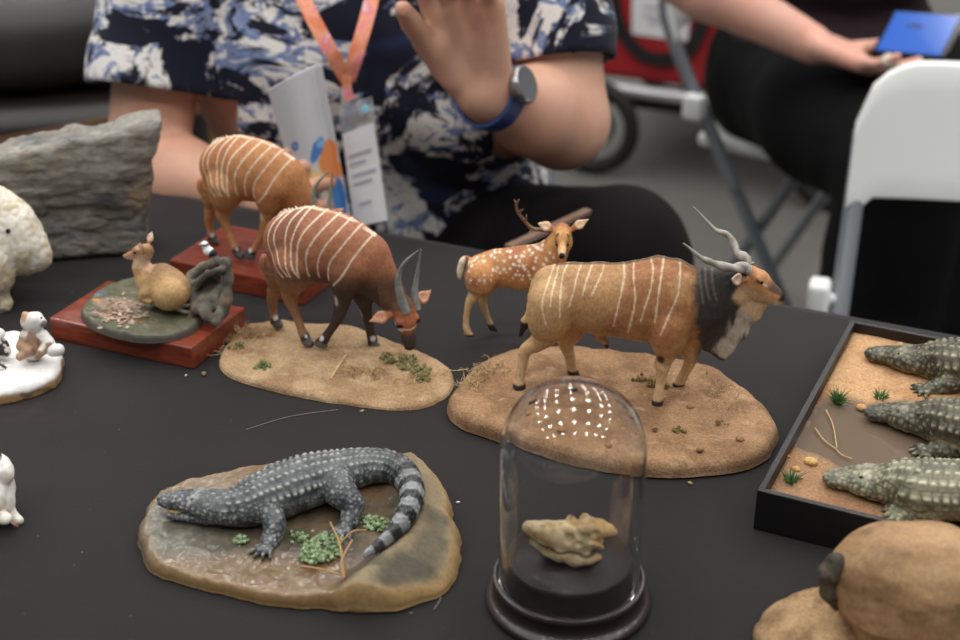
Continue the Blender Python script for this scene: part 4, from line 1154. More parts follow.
for i, (x, y, a) in enumerate([(520, 408, .4), (612, 446, 2.0), (700, 450, 1.1), (740, 440, 2.6), (560, 430, .2), (690, 408, .9)]):
    l = fe.g(x, y, GZ); mb = MB(); mb.ico((0, 0, 0), (.0035, .0028, .002), 2, lin((150, 112, 74))); o = mb.build('pebble', M['earth'], eland, True, True); o.location = (float(l[0]), float(l[1]), GZ + .001); o.rotation_euler = (0, 0, a)
# ------------------------------------------------------------------ the two grazing bongo antelopes (one sculpt, two paint jobs)
class Fig:
    """a figure being modelled on its upright plane"""
    def __init__(s, fr): s.f = fr; s.S = Sdf(); s.p = fr.px
    def m(s, x, y, yl=0): return s.f.m(x, y, yl)
    def sec(s, x, yt, yb, w, yl=0): return (s.f.m(x, (yt + yb)/2, yl), (yb - yt)/2*s.p, w)
    def limb(s, pts, y0, y1=None, k=.004, sy=1.0, n=4, thin=.92):
        y1 = y0 if y1 is None else y1; m = len(pts)
        P = np.array([s.f.m(q[0], q[1], y0 + (y1 - y0)*i/(m - 1)) for i, q in enumerate(pts)]); R = np.array([q[2]*s.p for q in pts])
        Q = catmull(np.hstack([P, R[:, None]]), n)
        s.S.chain([(q[:3], max(q[3], .0004), sy) for q in Q[:n + 1]], k)
        s.S.chain([(q[:3], max(q[3]*thin, .0004), sy) for q in Q[n:]], .0010)
    def line(s, *pts, yl=0): return np.array([s.f.m(a, b2, yl)[[0, 2]] for a, b2 in pts])

fb = Frame((-0.115, 1.043), -19)
A_ = Fig(fb); p = A_.p
S = A_.S
S.chain([A_.sec(294, 212, 274, .74), A_.sec(314, 208.5, 279, .78), A_.sec(336, 215, 281, .76), A_.sec(351, 223, 287, .68)], .008)
S.chain([A_.sec(351, 223, 287, .62), (A_.m(364, 260), 27*p, .55), (A_.m(378, 279), 19.5*p, .55), (A_.m(390, 295), 14*p, .6), (A_.m(399, 304, -.003), 10.5*p, .75)], .007)
S.ball(A_.m(349, 268, -.012), 17*p, .006, .7); S.ball(A_.m(296, 262, -.014), 17*p, .006, .7); S.ball(A_.m(296, 262, -.014)*[1, -1, 1], 17*p, .006, .7)
ylb = .0125
A_.limb([(281, 262, 17), (277, 280, 10), (274, 293, 6.8), (272.5, 300, 5.6), (273, 310, 4.0), (275, 319, 4.4), (276, 322, 4.6)], .008, .013)
A_.limb([(296, 262, 22), (293, 279, 14.5), (290, 294, 9), (291.5, 303, 6.3), (296, 314, 4.4), (300.5, 327, 4.2), (303.5, 334, 4.8), (306, 339, 4.8)], -.010, -.011)
A_.limb([(346, 270, 17), (345, 287, 11.5), (342, 303, 8), (339, 315, 6.6), (334, 325, 4.6), (328, 334, 4.3), (325, 338.5, 4.7), (322.5, 342, 4.4)], -.010, -.012)
A_.limb([(364, 283, 14), (364, 298, 8.8), (365.5, 308, 6.6), (367.5, 318, 4.8), (369.5, 328, 4.4), (371.5, 336, 4.8), (372.5, 340, 4.8)], .008, .011)
HFOOT = [(276.5, 323.5, .013, 1), (307.5, 342, -.011, 1), (321, 343.8, -.012, .35), (374, 344.5, .011, 1)]
for x, y, yy, s_ in HFOOT:
    S.cap(A_.m(x - 1.2, y - 1, yy), A_.m(x + 3.2, y + 1.6, yy), 5.0*p, 3.6*p, .0015)
HB = Head(S, A_.m(404, 308, -.003), A_.m(412, 350, -.006), (.70, .66, -.02), 1.18, .98, .003, 1.12)
HB.ear(S, 1, (.02, .20, -.02), (-.18, .62, -.10), 6.4*p, .001, .42, (.45, -.8, .35))
HB.ear(S, -1, (.06, -.20, -.04), (.12, -.66, -.12), 6.4*p, .001, .42, (.4, -.6, .55))
A_.limb([(264.5, 258, 4), (265, 268, 3.6), (268.5, 275, 2.2)], -.002, -.003, .002)
for q in np.linspace(0, 1, 26):     # crest of pale hair along the spine
    a = catmull([A_.m(280, 214), A_.m(290, 209.5), A_.m(312, 207.5), A_.m(336, 215), A_.m(356, 224), A_.m(372, 236)], 8)
    i = q*(len(a) - 2); j = int(i); c = a[j]*(1 - i + j) + a[j + 1]*(i - j)
    S.cap(c - [0, 0, .002], c + [-.0012, 0, .0006 + .0010*math.sin(q*40)**2], .0013, .0006, .0012)
BV, BF = S.build(0.0009, smooth=1)
BN = normals(BV, BF)
BV = BV + BN*(0.00022*fbm(BV*[1, 1, .5], 420, 2, 5) + 0.0005*fbm(BV, 55, 2, 2))[:, None]
bst = [A_.line(*q, yl=-.017) for q in ([(282.5, 213.7), (269, 227), (267, 242), (277, 260), (288, 272)], [(291, 211), (277, 224), (274, 238), (282, 255), (293, 271)], [(301, 210), (289, 222), (287, 238), (291, 258), (296, 272)],
    [(304, 212), (297, 227), (294, 245), (297, 260), (303, 274)], [(321, 214), (306, 230), (301, 247), (303, 273)], [(334, 217), (318, 235), (310, 252), (311, 275)], [(344, 224), (327, 245), (321, 260), (320, 276)], [(356, 228), (342, 247), (332, 262), (330, 279)], [(369, 237), (355, 256), (346, 272), (336, 283)])]
def bongo_paint(body, body2, belly, legc, foreleg, facec, muzz, stripe):
    V = BV; N = BN; X, Y, Z = V.T; h = HB.to(V); f = A_
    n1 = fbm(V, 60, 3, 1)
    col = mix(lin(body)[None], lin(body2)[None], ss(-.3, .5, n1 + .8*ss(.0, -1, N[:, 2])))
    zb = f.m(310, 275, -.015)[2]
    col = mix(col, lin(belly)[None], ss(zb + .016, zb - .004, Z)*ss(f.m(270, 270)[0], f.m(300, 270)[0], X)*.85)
    low = ss(zb + .004, zb - .012, Z)
    hindq = X < f.m(322, 300)[0]
    col = mix(col, lin(legc)[None], low*hindq)
    col = mix(col, lin(foreleg)[None], low*~hindq*(X < f.m(384, 300)[0]))
    g0 = f.m(310, 346, -.011)[2]
    sd = stripe_field(bst, X, Z) + 0.0002*fbm(V, 250, 2, 4)
    col = mix(col, lin(stripe)[None], (1 - ss(.0004, .0010, sd))*.85*(Z > zb - .012))
    top = np.interp(X, [f.m(a, 0)[0] if False else f.m(a, b2)[0] for a, b2 in ((272, 220), (290, 209), (312, 207), (336, 215), (356, 224), (374, 238))], [f.m(a, b2)[2] for a, b2 in ((272, 220), (290, 209), (312, 207), (336, 215), (356, 224), (374, 238))])
    col = mix(col, lin(stripe)[None], ss(.0032, .0018, np.abs(Y))*(N[:, 2] > .2)*(Z > top - .006)*(X < f.m(376, 240)[0])*ss(-.1, .3, n1 + .2)*.8)
    ip = ss(.0018, .0008, np.abs(Y + .019))*0
    hm = ss(-.06, .06, h[:, 0])*ss(-.62, -.42, h[:, 2])*(X > f.m(388, 320)[0])*(Z < f.m(400, 300)[2])
    face = np.broadcast_to(lin(facec), V.shape).copy()
    face = mix(face, lin(muzz)[None], ss(.50, .66, h[:, 0] + .1*np.abs(h[:, 1])))
    face = mix(face, lin(muzz)[None], ss(-.06, -.16, h[:, 2])*ss(.02, .12, h[:, 0]))
    face = mix(face, lin((24, 22, 22))[None], ss(.90, .95, h[:, 0])*ss(-.2, -.1, h[:, 2]))
    w = np.abs(np.abs(h[:, 1]) - .16) < .12
    for cx, cz, r in ((.46, .03, .045), (.30, -.06, .055), (.44, -.10, .05)):
        face = mix(face, lin((232, 224, 212))[None], ss(r*1.2, r*.7, np.hypot(h[:, 0] - cx, h[:, 2] - cz))*(np.abs(h[:, 1]) > .1))
    face = mix(face, lin((236, 226, 210))[None], ss(.030, .014, np.abs(h[:, 0] - .47 + .25*np.abs(h[:, 1])))*(h[:, 2] > -.08)*(np.abs(h[:, 1]) < .2))
    face = mix(face, lin((30, 24, 22))[None], ss(.085, .055, np.hypot(h[:, 0] - .34, h[:, 2] - .075))*(np.abs(h[:, 1]) > .12))
    col = mix(col, face, hm)
    col = mix(col, lin((196, 140, 106))[None], HB.earmask(V, N))
    for x, y, yy, s_ in HFOOT:
        c = f.m(x + 1, y + 1, yy); d = np.linalg.norm((V - c)*[1, 1, 1], axis=1)
        col = mix(col, lin((52, 44, 42))[None], ss(13*f.p, 9*f.p, d))
        q = ss(7.5*f.p, 6*f.p, d); col = mix(col, lin((98, 100, 102))[None], q)
        wv = f.m(x - .5, y - 5.5, yy - .004); col = mix(col, lin((232, 230, 228))[None], ss(.0034, .002, np.linalg.norm(V - wv, axis=1)))
    for x, y in ((341, 300), (365, 312)):   # pale flashes on the forelegs
        c = f.m(x - 4, y, -.016 if x < 350 else .006); col = mix(col, lin((222, 206, 190))[None], ss(.003, .0015, np.linalg.norm((V - c)*[1, 1, .45], axis=1))*.8)
    return col
def curved_horn(name, pts, r0, parent, col, fr=None):
    P, R = resample(pts, np.linspace(r0, r0*.12, len(pts)), 8)
    V, F = tube_geo(P, R, 12, None, True, lambda th, t: 1 + .10*math.cos(th + 5*t)*(1 - t) + .05*math.sin(t*60)*(1 - t))
    c = mix(lin(col)[None], lin((152, 156, 152))[None], .5 + .5*fbm(V, 260, 2, 4))
    return mesh_obj(name, V, F, M['horn'], parent, c)
def bongo(parent, off, paint, label, hc):
    o = mesh_obj('antelope', BV, BF, M['fur'], parent, paint); o['label'] = label; o.location = off
    eyes(HB, o, .34, .195, .075, .050)
    curved_horn('horn', [A_.m(406, 311, -.007), A_.m(400.5, 296, -.010), A_.m(398.3, 279, -.011), A_.m(403.5, 264, -.011), A_.m(418, 250.5, -.010)], 5.2*A_.p, o, hc)
    curved_horn('horn', [A_.m(416.5, 309, .006), A_.m(415, 291, .008), A_.m(417.5, 272, .009), A_.m(421, 249, .006)], 4.8*A_.p, o, hc)
    return o
BZ = A_.m(310, 347, -.011)[2] - .0006     # height of the hooves above the table
bongo2 = thing('bongo_sculpture', 'reddish-brown striped antelope grazing on a sandy oval base, horns raised', 'sculpture', (fb.o[0], fb.o[1], T), fb.a)
outl = [(221, 366), (228, 345), (243, 330), (270, 324), (310, 325), (350, 329), (390, 343), (425, 358), (447, 370), (453, 382), (445, 398), (425, 408), (395, 411), (350, 406), (300, 398), (255, 387), (232, 379)]
O = np.array([fb.g(x, y, 0) for x, y in outl])
def h_b(x, y):
    P = np.stack([x, y, 0*x], 1); return BZ + 0.0018*fbm(P, 24, 2, 14) + 0.0016*fbm(P, 80, 3, 18)
mound('ground_base', O, h_b, M['earth'], bongo2, earth_col((176, 146, 110), (152, 120, 86), (196, 170, 136), 7), 56, 220, .09, .02, 5)
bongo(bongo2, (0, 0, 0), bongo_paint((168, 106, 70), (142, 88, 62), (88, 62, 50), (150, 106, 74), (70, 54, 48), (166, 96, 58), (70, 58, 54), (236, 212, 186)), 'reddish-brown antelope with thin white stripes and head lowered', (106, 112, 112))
for i, (x, y, r) in enumerate([(239, 348, .006), (262, 368, .007), (386, 358, .006), (398, 362, .007), (412, 361, .007), (420, 371, .008), (424, 380, .006), (405, 368, .005)]):
    l = fb.g(x, y, BZ); foam_plant(bongo2, (l[0], l[1], BZ), r, (108, 116, 66) if i < 2 else (126, 122, 78), 80 + i, 22)
for i, (x, y, n) in enumerate([(245, 335, 130), (262, 333, 60), (352, 372, 50), (372, 374, 60), (418, 380, 40), (232, 352, 40)]):
    l = fb.g(x, y, BZ); wisp(bongo2, (l[0], l[1], BZ), n, .006, .013, (182, 150, 108), 'dry_grass', 90 + i)
mb = MB(); a = fb.g(331, 380, BZ); c = fb.g(346, 357, BZ); mb.tube([[a[0], a[1], BZ + .0012], [(a[0] + c[0])/2, (a[1] + c[1])/2, BZ + .0022], [c[0], c[1], BZ + .0018]], [.0009, .0011, .0008], 6, lin((206, 172, 120)))
mb.build('straw', M['tuft'], bongo2, True, True)

# mahogany plinths
M['mahogany'] = wood('red_mahogany', (92, 36, 26), (146, 68, 46), .3)
def plinth(parent, cx, cy, L, W, H):
    mb = MB(); mb.box((cx - L/2, cy - W/2, 0), (cx + L/2, cy + W/2, H), .0016, None, None, 2)
    return mb.build('wooden_plinth', M['mahogany'], parent, False)
PH = .020
f1 = Frame((onz(171, 260, PH) + onz(300, 286, PH))[:2]/2 + .047*np.array([math.sin(math.radians(24)), math.cos(math.radians(24))]), -24)
bongo1 = thing('bongo_sculpture', 'orange striped antelope grazing on a red wooden plinth in front of the seated man', 'sculpture', (f1.o[0], f1.o[1], T), f1.a)
plinth(bongo1, 0, 0, .142, .094, PH)
# same stance: find the shift that puts the near hind hoof where it stands
hf = onz(240, 259, PH); rel = A_.m(309, 346, -.011)
ang = fb.a - f1.a
Rm = np.array([[math.cos(ang), -math.sin(ang), 0], [math.sin(ang), math.cos(ang), 0], [0, 0, 1]])
k1 = 0.955
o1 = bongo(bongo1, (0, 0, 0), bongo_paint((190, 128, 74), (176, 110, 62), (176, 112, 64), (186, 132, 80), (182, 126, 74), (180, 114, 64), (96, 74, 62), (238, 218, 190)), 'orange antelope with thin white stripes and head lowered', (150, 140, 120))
l = f1.loc(np.array([hf[0], hf[1], 0])) - k1*Rm @ np.array([rel[0], rel[1], 0])
o1.location = (l[0], l[1], PH - k1*(BZ + .0002)); o1.rotation_euler = (0, 0, ang); o1.scale = (k1, k1, k1)

# ------------------------------------------------------------------ spotted deer standing straight on the cloth, face to the viewer
fd = Frame((0.030, 1.066), 1)
D_ = Fig(fd); p = D_.p; S = D_.S
S.chain([D_.sec(481, 262, 290, .70), D_.sec(496, 258.5, 293, .76), D_.sec(520, 255, 297, .78), D_.sec(540, 252.5, 297, .70)], .006)
S.chain([(D_.m(541, 272), 21*p, .62), (D_.m(552, 261, -.002), 14*p, .7), (D_.m(560, 250, -.003), 10.5*p, .8), (D_.m(562, 241, -.004), 8.5*p, .9)], .005)
D_.limb([(481, 282, 15), (479, 291, 11.5), (475, 302, 7), (470, 309, 4.6), (467.5, 317, 3.3), (466, 328, 2.9), (466.3, 335, 3.2), (467.5, 339, 3.2)], -.008, -.010)
S.cap(D_.m(467.5, 340.5, -.010), D_.m(471, 342.5, -.010), 3.4*p, 2.4*p, .001)
D_.limb([(487, 284, 13), (485, 295, 8), (483, 306, 5), (483.5, 313, 3.8), (487, 323, 2.9), (490, 331, 3.1), (491.5, 334, 3.1)], .006, .010)
S.cap(D_.m(491.5, 335, .010), D_.m(495.5, 337, .010), 3.4*p, 2.4*p, .001)
D_.limb([(543, 284, 12), (543, 298, 7), (542, 311, 4.6), (541.5, 318, 3.6), (541, 328, 2.8), (541, 338, 3.1), (542, 341, 3.1)], -.008, -.010)
S.cap(D_.m(541.5, 343, -.010), D_.m(545, 345, -.010), 3.4*p, 2.4*p, .001)
D_.limb([(548, 284, 12), (550, 297, 6.6), (551, 309, 4.4), (551, 317, 3.4), (551, 326, 2.8), (551, 333, 3.1), (552, 336, 3.1)], .006, .010)
S.cap(D_.m(552, 337, .010), D_.m(555, 339, .010), 3.4*p, 2.4*p, .001)
D_.limb([(467, 267, 3.4), (462.5, 271, 3.6), (460.5, 279, 3.4), (459.8, 286, 1.8)], 0, -.001, .002)
HD = Head(S, D_.m(562.3, 238, -.004), D_.m(561.8, 264.5, -.030), (.99, .12, .02), .98, .90, .0022, .98)
HD.ear(S, 1, (.02, .20, .0), (-.22, .72, .28), 4.6*p, .0008, .45, (0, -.9, .4))
HD.ear(S, -1, (.02, -.20, .0), (-.10, -.72, .10), 4.6*p, .0008, .45, (0, -.9, .4))
V, F = S.build(0.0008, smooth=1); N = normals(V, F)
V = V + N*(0.0002*fbm(V*[1, 1, .5], 420, 2, 5) + 0.0004*fbm(V, 70, 2, 2))[:, None]
X, Y, Z = V.T; h = HD.to(V)
n1 = fbm(V, 60, 3, 1)
col = mix(lin((196, 134, 76))[None], lin((168, 102, 60))[None], ss(.0, .5, n1 + .9*ss(D_.m(500, 270)[0], D_.m(548, 270)[0], X)*ss(.075, .1, Z)))
zb = D_.m(515, 292, -.01)[2]
col = mix(col, lin((214, 182, 136))[None], ss(zb + .006, zb - .010, Z)*.8)
d1, d2, idv = cells(V*[1, .8, 1.0], 250, 3)
spot = ss(.42, .32, d1)*(idv > .18)*ss(zb + .002, zb + .008, Z)*(X < D_.m(553, 260)[0])*(X > D_.m(466, 270)[0])*(N[:, 2] > -.5)
col = mix(col, lin((236, 222, 200))[None], spot*.9)
col = mix(col, lin((226, 210, 184))[None], ss(D_.m(467, 270)[0], D_.m(462, 270)[0], X)*(Z > zb))
col = mix(col, lin((60, 40, 32))[None], ss(.0016, .0008, np.abs(X - D_.m(467.0, 272)[0] - .0010*np.sin(Z*90)))*(Z > zb + .002)*(Z < .098)*(np.abs(Y) < .0125)*.8)
hm = ss(-.02, .10, h[:, 0])*(Z > D_.m(560, 270)[2])*(X > D_.m(547, 250)[0])*ss(-.5, -.35, h[:, 2])
face = mix(lin((206, 150, 84))[None], lin((224, 190, 140))[None], ss(.5, .8, h[:, 0])*.8)
face = mix(face, lin((166, 106, 58))[None], ss(.1, .02, np.abs(h[:, 1]))*ss(.6, .3, h[:, 0])*.4)
face = mix(face, lin((26, 22, 22))[None], ss(.875, .91, h[:, 0])*ss(-.19, -.15, h[:, 2])*ss(.10, .07, np.abs(h[:, 1])))
face = mix(face, lin((226, 206, 176))[None], ss(-.17, -.22, h[:, 2])*ss(.5, .7, h[:, 0]))
face = mix(face, lin((84, 52, 34))[None], ss(.060, .035, np.hypot(h[:, 0] - .31, (np.abs(h[:, 1]) - .15)))*.8)
col = mix(col, face, hm)
col = mix(col, lin((232, 200, 164))[None], HD.earmask(V, N)*.9)
col = mix(col, lin((58, 54, 54))[None], ss(.0042, .0028, Z))
deer = thing('deer_sculpture', 'spotted fawn-coloured deer with one branched antler standing behind the striped antelope', 'sculpture', (fd.o[0], fd.o[1], T + .0002), fd.a)
V[:, 2] -= V[:, 2].min()
body = mesh_obj('deer_body', V, F, M['fur'], deer, col)
eyes(HD, body, .31, .165, .045, .040)
mb = MB()
def ant(pts, r0, r1):
    P, R = resample([D_.m(a, b2, c) for a, b2, c in pts], np.linspace(r0, r1, len(pts)), 6); mb.tube(P, R, 9, lin((112, 82, 60)))
ant([(558.5, 235, .000), (547.5, 230.5, .003), (533, 229, .006), (524.5, 221, .008), (517.5, 211.5, .009), (515.8, 201.5, .009)], .0022, .0011)
ant([(534, 229, .006), (528.5, 233, .003)], .0014, .0005)
ant([(525.5, 222, .008), (526.5, 215.5, .006)], .0013, .0005)
ant([(518.5, 213, .009), (523.5, 209, .007)], .0013, .0005)
ant([(516, 206, .009), (519, 199.5, .008)], .0010, .0006)
ant([(516, 204, .009), (514, 199.5, .010)], .0009, .0005)
mb.build('antler', M['horn'], body, True, True)
# ------------------------------------------------------------------ small deer lying by a tree stump on a red plinth, bird on the stump
PH2 = .020
c = [onz(x, y, PH2) for x, y in ((48, 318), (190, 350), (245, 307), (110, 279))]
cc = sum(c)/4
fu = Frame(cc[:2], -23)
duik = thing('resting_deer_sculpture', 'small golden deer lying beside a curved grey tree stump on a red wooden plinth', 'sculpture', (fu.o[0], fu.o[1], T), fu.a)
plinth(duik, 0, 0, .143, .083, PH2)
DZ = .0275
outl = [(81, 313), (86, 302), (98, 291), (116, 282), (140, 277), (165, 276), (190, 280), (205, 292), (203, 312), (196, 326), (180, 333), (160, 337), (135, 337), (108, 331), (90, 323)]
O = np.array([fu.g(x, y, DZ - .002) for x, y in outl])
def c_d(V, t):
    a = fbm(V, 60, 3, 2); l1 = V
    col = mix(lin((92, 88, 66))[None], lin((70, 74, 50))[None], ss(-.3, .3, a))
    leafy = np.exp(-((V[:, 0] + .022)**2/.0006 + (V[:, 1] + .008)**2/.0002))
    d1, d2, idv = cells(V, 330, 4)
    lc = mix(lin((176, 150, 130))[None], lin((120, 92, 64))[None], idv)
    col = mix(col, lc, ss(.3, .6, leafy + .15*a)*ss(.02, .10, d2 - d1))
    wat = ss(.35, .6, np.exp(-((V[:, 0] + .010)**2/.0010 + (V[:, 1] + .028)**2/.00009)))
    col = mix(col, lin((112, 74, 34))[None], wat*.8)
    wb = np.exp(-((V[:, 0] + .052)**2/.00007 + (V[:, 1] - .004)**2/.00007)); col = mix(col, lin((86, 92, 96))[None], ss(.4, .7, wb))
    ob = np.exp(-((V[:, 0] + .046)**2/.00003 + (V[:, 1] + .008)**2/.00002)); col = mix(col, lin((196, 130, 40))[None], ss(.45, .75, ob))
    col = mix(col, lin((78, 74, 66))[None], ss(.94, .99, t))
    return np.hstack([col, (.25 + .65*ss(.35, .6, np.exp(-((V[:, 0] + .010)**2/.0014 + (V[:, 1] + .026)**2/.00014))))[:, None]])
def h_d(x, y):
    P = np.stack([x, y, 0*x], 1); return (DZ - PH2) + .0006*fbm(P, 200, 3, 5)
g_ = mound('forest_floor', O, h_d, M['wetearth'], duik, c_d, 50, 200, .06, .02, 9)
g_.location = (0, 0, PH2 - .0003)
g = np.random.default_rng(5)
mb = MB()
for i in range(46):
    l = fu.g(g.normal(122, 13), g.normal(313, 8), DZ)
    a = g.uniform(0, 6.28); R = np.array([[math.cos(a), -math.sin(a), 0], [math.sin(a), math.cos(a), 0], [0, 0, 1]])
    mb.ico((l[0], l[1], DZ + g.uniform(.0002, .0012)), (g.uniform(.0022, .0042), g.uniform(.0010, .002), .00035), 1, lin((186, 160, 138))*g.uniform(.45, 1.1), R)
mb.build('leaf_litter', M['tuft'], duik, True, True)['kind'] = 'stuff'
D2 = Fig(fu); p = D2.p; S = D2.S
yb = .004
S.chain([(D2.m(154, 284, yb), 17*p, .8), (D2.m(163, 285, yb), 20*p, .85), (D2.m(172, 286.5, yb), 17*p, .8)], .005)
S.chain([(D2.m(146, 280, yb), 10*p, .8), (D2.m(141, 268, yb), 7.4*p, .8), (D2.m(143, 256, yb), 7*p, .8)], .005)
D2.limb([(176, 290, 12), (166, 298, 8), (158, 301, 4)], -.004, -.009, .009)
D2.limb([(150, 290, 7), (143, 298, 4), (150, 302, 2.6)], -.006, -.012, .003)
HU = Head(S, D2.m(147, 249.5, yb), D2.m(121, 254.5, yb - .003), (.05, -1, -.1), .98, .80, .002, .72)
HU.ear(S, 1, (.02, .20, .05), (-.14, .42, .36), 4.6*p, .0008, .45, (-.4, -.9, .1))
HU.ear(S, -1, (.02, -.20, .08), (-.20, -.36, .42), 4.4*p, .0008, .45, (-.4, -.9, .1))
V, F = S.build(.0008, smooth=1); N = normals(V, F)
V = V + N*(.0004*fbm(V, 90, 3, 3) + .0002*fbm(V, 420, 2, 4))[:, None]
h = HU.to(V); a = fbm(V, 75, 3, 6)
col = mix(lin((166, 128, 84))[None], lin((198, 158, 104))[None], ss(-.3, .3, a))
col = mix(col, lin((128, 96, 64))[None], ss(D2.m(160, 276, 0)[2], D2.m(160, 266, 0)[2], V[:, 2])*(V[:, 0] > D2.m(148, 280)[0])*.7)
hm = ss(-.25, 0, h[:, 0])*(V[:, 0] < D2.m(152, 250)[0])*(V[:, 2] > D2.m(140, 268)[2])
face = mix(lin((186, 136, 96))[None], lin((206, 166, 134))[None], ss(-.02, -.15, h[:, 2]))
face = mix(face, lin((160, 112, 92))[None], ss(.75, .95, h[:, 0]))
col = mix(col, face, hm)
col = mix(col, lin((222, 190, 170))[None], HU.earmask(V, N))
body = mesh_obj('deer_body', V, F, M['fur'], duik, col)
eyes(HU, body, .36, .17, .03, .05)
# curved stump: bark walls swept up from the root
S = Sdf(); U = lambda x, y, yl: D2.m(x, y, yl)
def wall(pts, k=.003):
    for (a, b2) in zip(pts[:-1], pts[1:]):
        for t in (0, 1): pass
    for q in pts: pass
rr = 4.2*p
S.chain([(U(184, 287, .004), 3.6*p), (U(192, 275, .016), 4*p), (U(203, 267, .020), 4.4*p), (U(216, 262, .018), 4.8*p), (U(227, 262, .012), 4.8*p)], .004)
S.chain([(U(186, 300, .012), 4*p), (U(196, 284, .018), 4.4*p), (U(212, 276, .020), 5*p), (U(226, 272, .014), 5*p)], .004)
S.chain([(U(196, 300, .014), 5*p), (U(210, 292, .018), 6*p), (U(224, 288, .014), 6*p)], .005)
S.chain([(U(227, 263, .012), 4.6*p), (U(227, 280, .008), 5*p), (U(226, 300, .004), 5*p), (U(222, 312, .000), 5*p)], .004)
S.chain([(U(196, 311, -.004), 4*p), (U(192, 296, .004), 3.6*p), (U(196, 284, .010), 3.4*p), (U(208, 274, .010), 3.4*p), (U(222, 270, .004), 3.4*p)], .003)
S.chain([(U(196, 306, 0), 4*p), (U(188, 322, -.004), 3.6*p), (U(184, 328, -.006), 3.4*p)], .003)
S.chain([(U(198, 304, 0), 4*p), (U(207, 316, -.004), 4.4*p), (U(216, 322, -.006), 4*p)], .003)
S.chain([(U(222, 312, 0), 5*p), (U(216, 320, -.006), 4.4*p)], .003)
S.chain([(U(200, 302, .010), 8*p), (U(214, 302, .008), 9*p)], .005)
S.chain([(U(186, 312, -.006), 2.2*p), (U(176, 309, -.008), 2*p), (U(170, 311, -.008), 1.5*p)], .002)
V, F = S.build(.0009, smooth=1); N = normals(V, F)
V = V + N*(.0010*fbm(V*[1, 1, .5], 160, 3, 3))[:, None]
V[:, 2] = np.maximum(V[:, 2], PH2 + .0003)
a = fbm(V*[1, 1, .4], 150, 3, 8)
col = mix(lin((84, 80, 72))[None], lin((124, 120, 108))[None], ss(-.3, .4, a))
col = mix(col, lin((140, 104, 74))[None], ss(.2, .5, fbm(V, 60, 2, 1))*.4)
mesh_obj('tree_stump', V, F, M['stone'], duik, col)
# bird
bt = thing('wagtail_figurine', 'tiny white and black bird perched on top of the grey tree stump', 'bird')
S = Sdf(); b0 = fu.m(210, 250, .019); P = lambda x, y, z: b0 + np.array([x, y, z])
S.chain([(P(-.0020, 0, -.0010), .0042), (P(.0026, 0, -.0022), .0034)], .002); S.ball(P(-.0045, -.0006, .0042), .0033, .002)
S.cap(P(-.0072, -.001, .0042), P(-.0100, -.0014, .0040), .0011, .0004, .0006)
S.cap(P(.003, 0, -.003), P(.0092, 0, -.0058), .0018, .0012, .001, .7)
for q in (1, -1): S.cap(P(0, q*.0014, -.003), P(.0002, q*.0014, -.0082), .0006, .0005, .0006)
V, F = S.build(.0005, smooth=1); q = V - b0
col = np.broadcast_to(lin((232, 232, 236)), V.shape).copy()
col = mix(col, lin((28, 28, 32))[None], ss(.0009, .0005, np.abs(q[:, 2] - .0046 - .1*q[:, 0] - .0004))*(q[:, 0] > -.0074)*(q[:, 0] < .001))
col = mix(col, lin((40, 40, 44))[None], ss(.0012, .0020, q[:, 0] + .5*(-.001 - q[:, 2])))
col = mix(col, lin((196, 184, 110))[None], (q[:, 0] < -.0074))
col = mix(col, lin((60, 50, 44))[None], ss(-.0050, -.0056, q[:, 2])*(q[:, 0] < .002))
w = fu.o + fu.u*b0[0] + fu.n*b0[1]
bt.location = (w[0], w[1], T + b0[2]); bt.rotation_euler = (0, 0, fu.a)
mesh_obj('bird_body', V - b0, F, M['snow'], bt, col)

# ------------------------------------------------------------------ weathered grey rock at the back left
fr = Frame(onz(70, 258, 0)[:2] + np.array([.006, .016]), 12)
rock = Sdf(); MM = lambda x, y: fr.m(x, y, -.022)[[0, 2]]
pts = [MM(-46, 268), MM(40, 265), MM(145, 259), MM(149, 205), MM(152, 160), MM(161, 124), MM(150, 123), MM(118, 130), MM(92, 140), MM(70, 138), MM(50, 145), MM(10, 153), MM(-30, 166), MM(-60, 200)]
pts = np.array(pts); pts[:3, 1] = 0.001
rock.poly(pts, (1, 0, 0), (0, 0, 1), (0, 0, 0), .024, .007, .004)
V, F = rock.build(.0019, smooth=2); N = normals(V, F)
str_ = fbm(V*[.16, .3, 1.0], 150, 4, 3); lump = fbm(V, 26, 3, 2)
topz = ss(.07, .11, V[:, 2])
d1, d2, _ = cells(V*[.35, .5, 1.25], 95, 8)
disp = .0050*lump + .0024*str_*(1 - .6*topz) + .0022*fbm(V, 90, 3, 9)*topz - .0010*ss(.16, .02, d2 - d1)*(1 - topz) + .0012*fbm(V*[.5, 1, 1.6], 240, 3, 44)
V = V + N*disp[:, None]
V[:, 2] = np.maximum(V[:, 2], 0)
a = fbm(V*[.5, .5, 1.4], 55, 4, 5)
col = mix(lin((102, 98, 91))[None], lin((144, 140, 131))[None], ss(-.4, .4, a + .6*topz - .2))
col = mix(col, lin((140, 116, 88))[None], ss(.16, .48, fbm(V*[1.3, 1, .6], 24, 3, 21))*.8)
col = mix(col, lin((92, 98, 106))[None], ss(.15, .5, fbm(V, 32, 3, 51))*.6)
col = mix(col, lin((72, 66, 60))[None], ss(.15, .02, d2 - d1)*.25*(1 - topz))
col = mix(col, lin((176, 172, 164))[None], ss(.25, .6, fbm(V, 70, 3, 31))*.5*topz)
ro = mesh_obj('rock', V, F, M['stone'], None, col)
ro.location = (fr.o[0], fr.o[1], T); ro.rotation_euler = (0, 0, fr.a)
tag(ro, 'large weathered grey-brown rock with a pointed upper corner at the back of the table', 'rock')

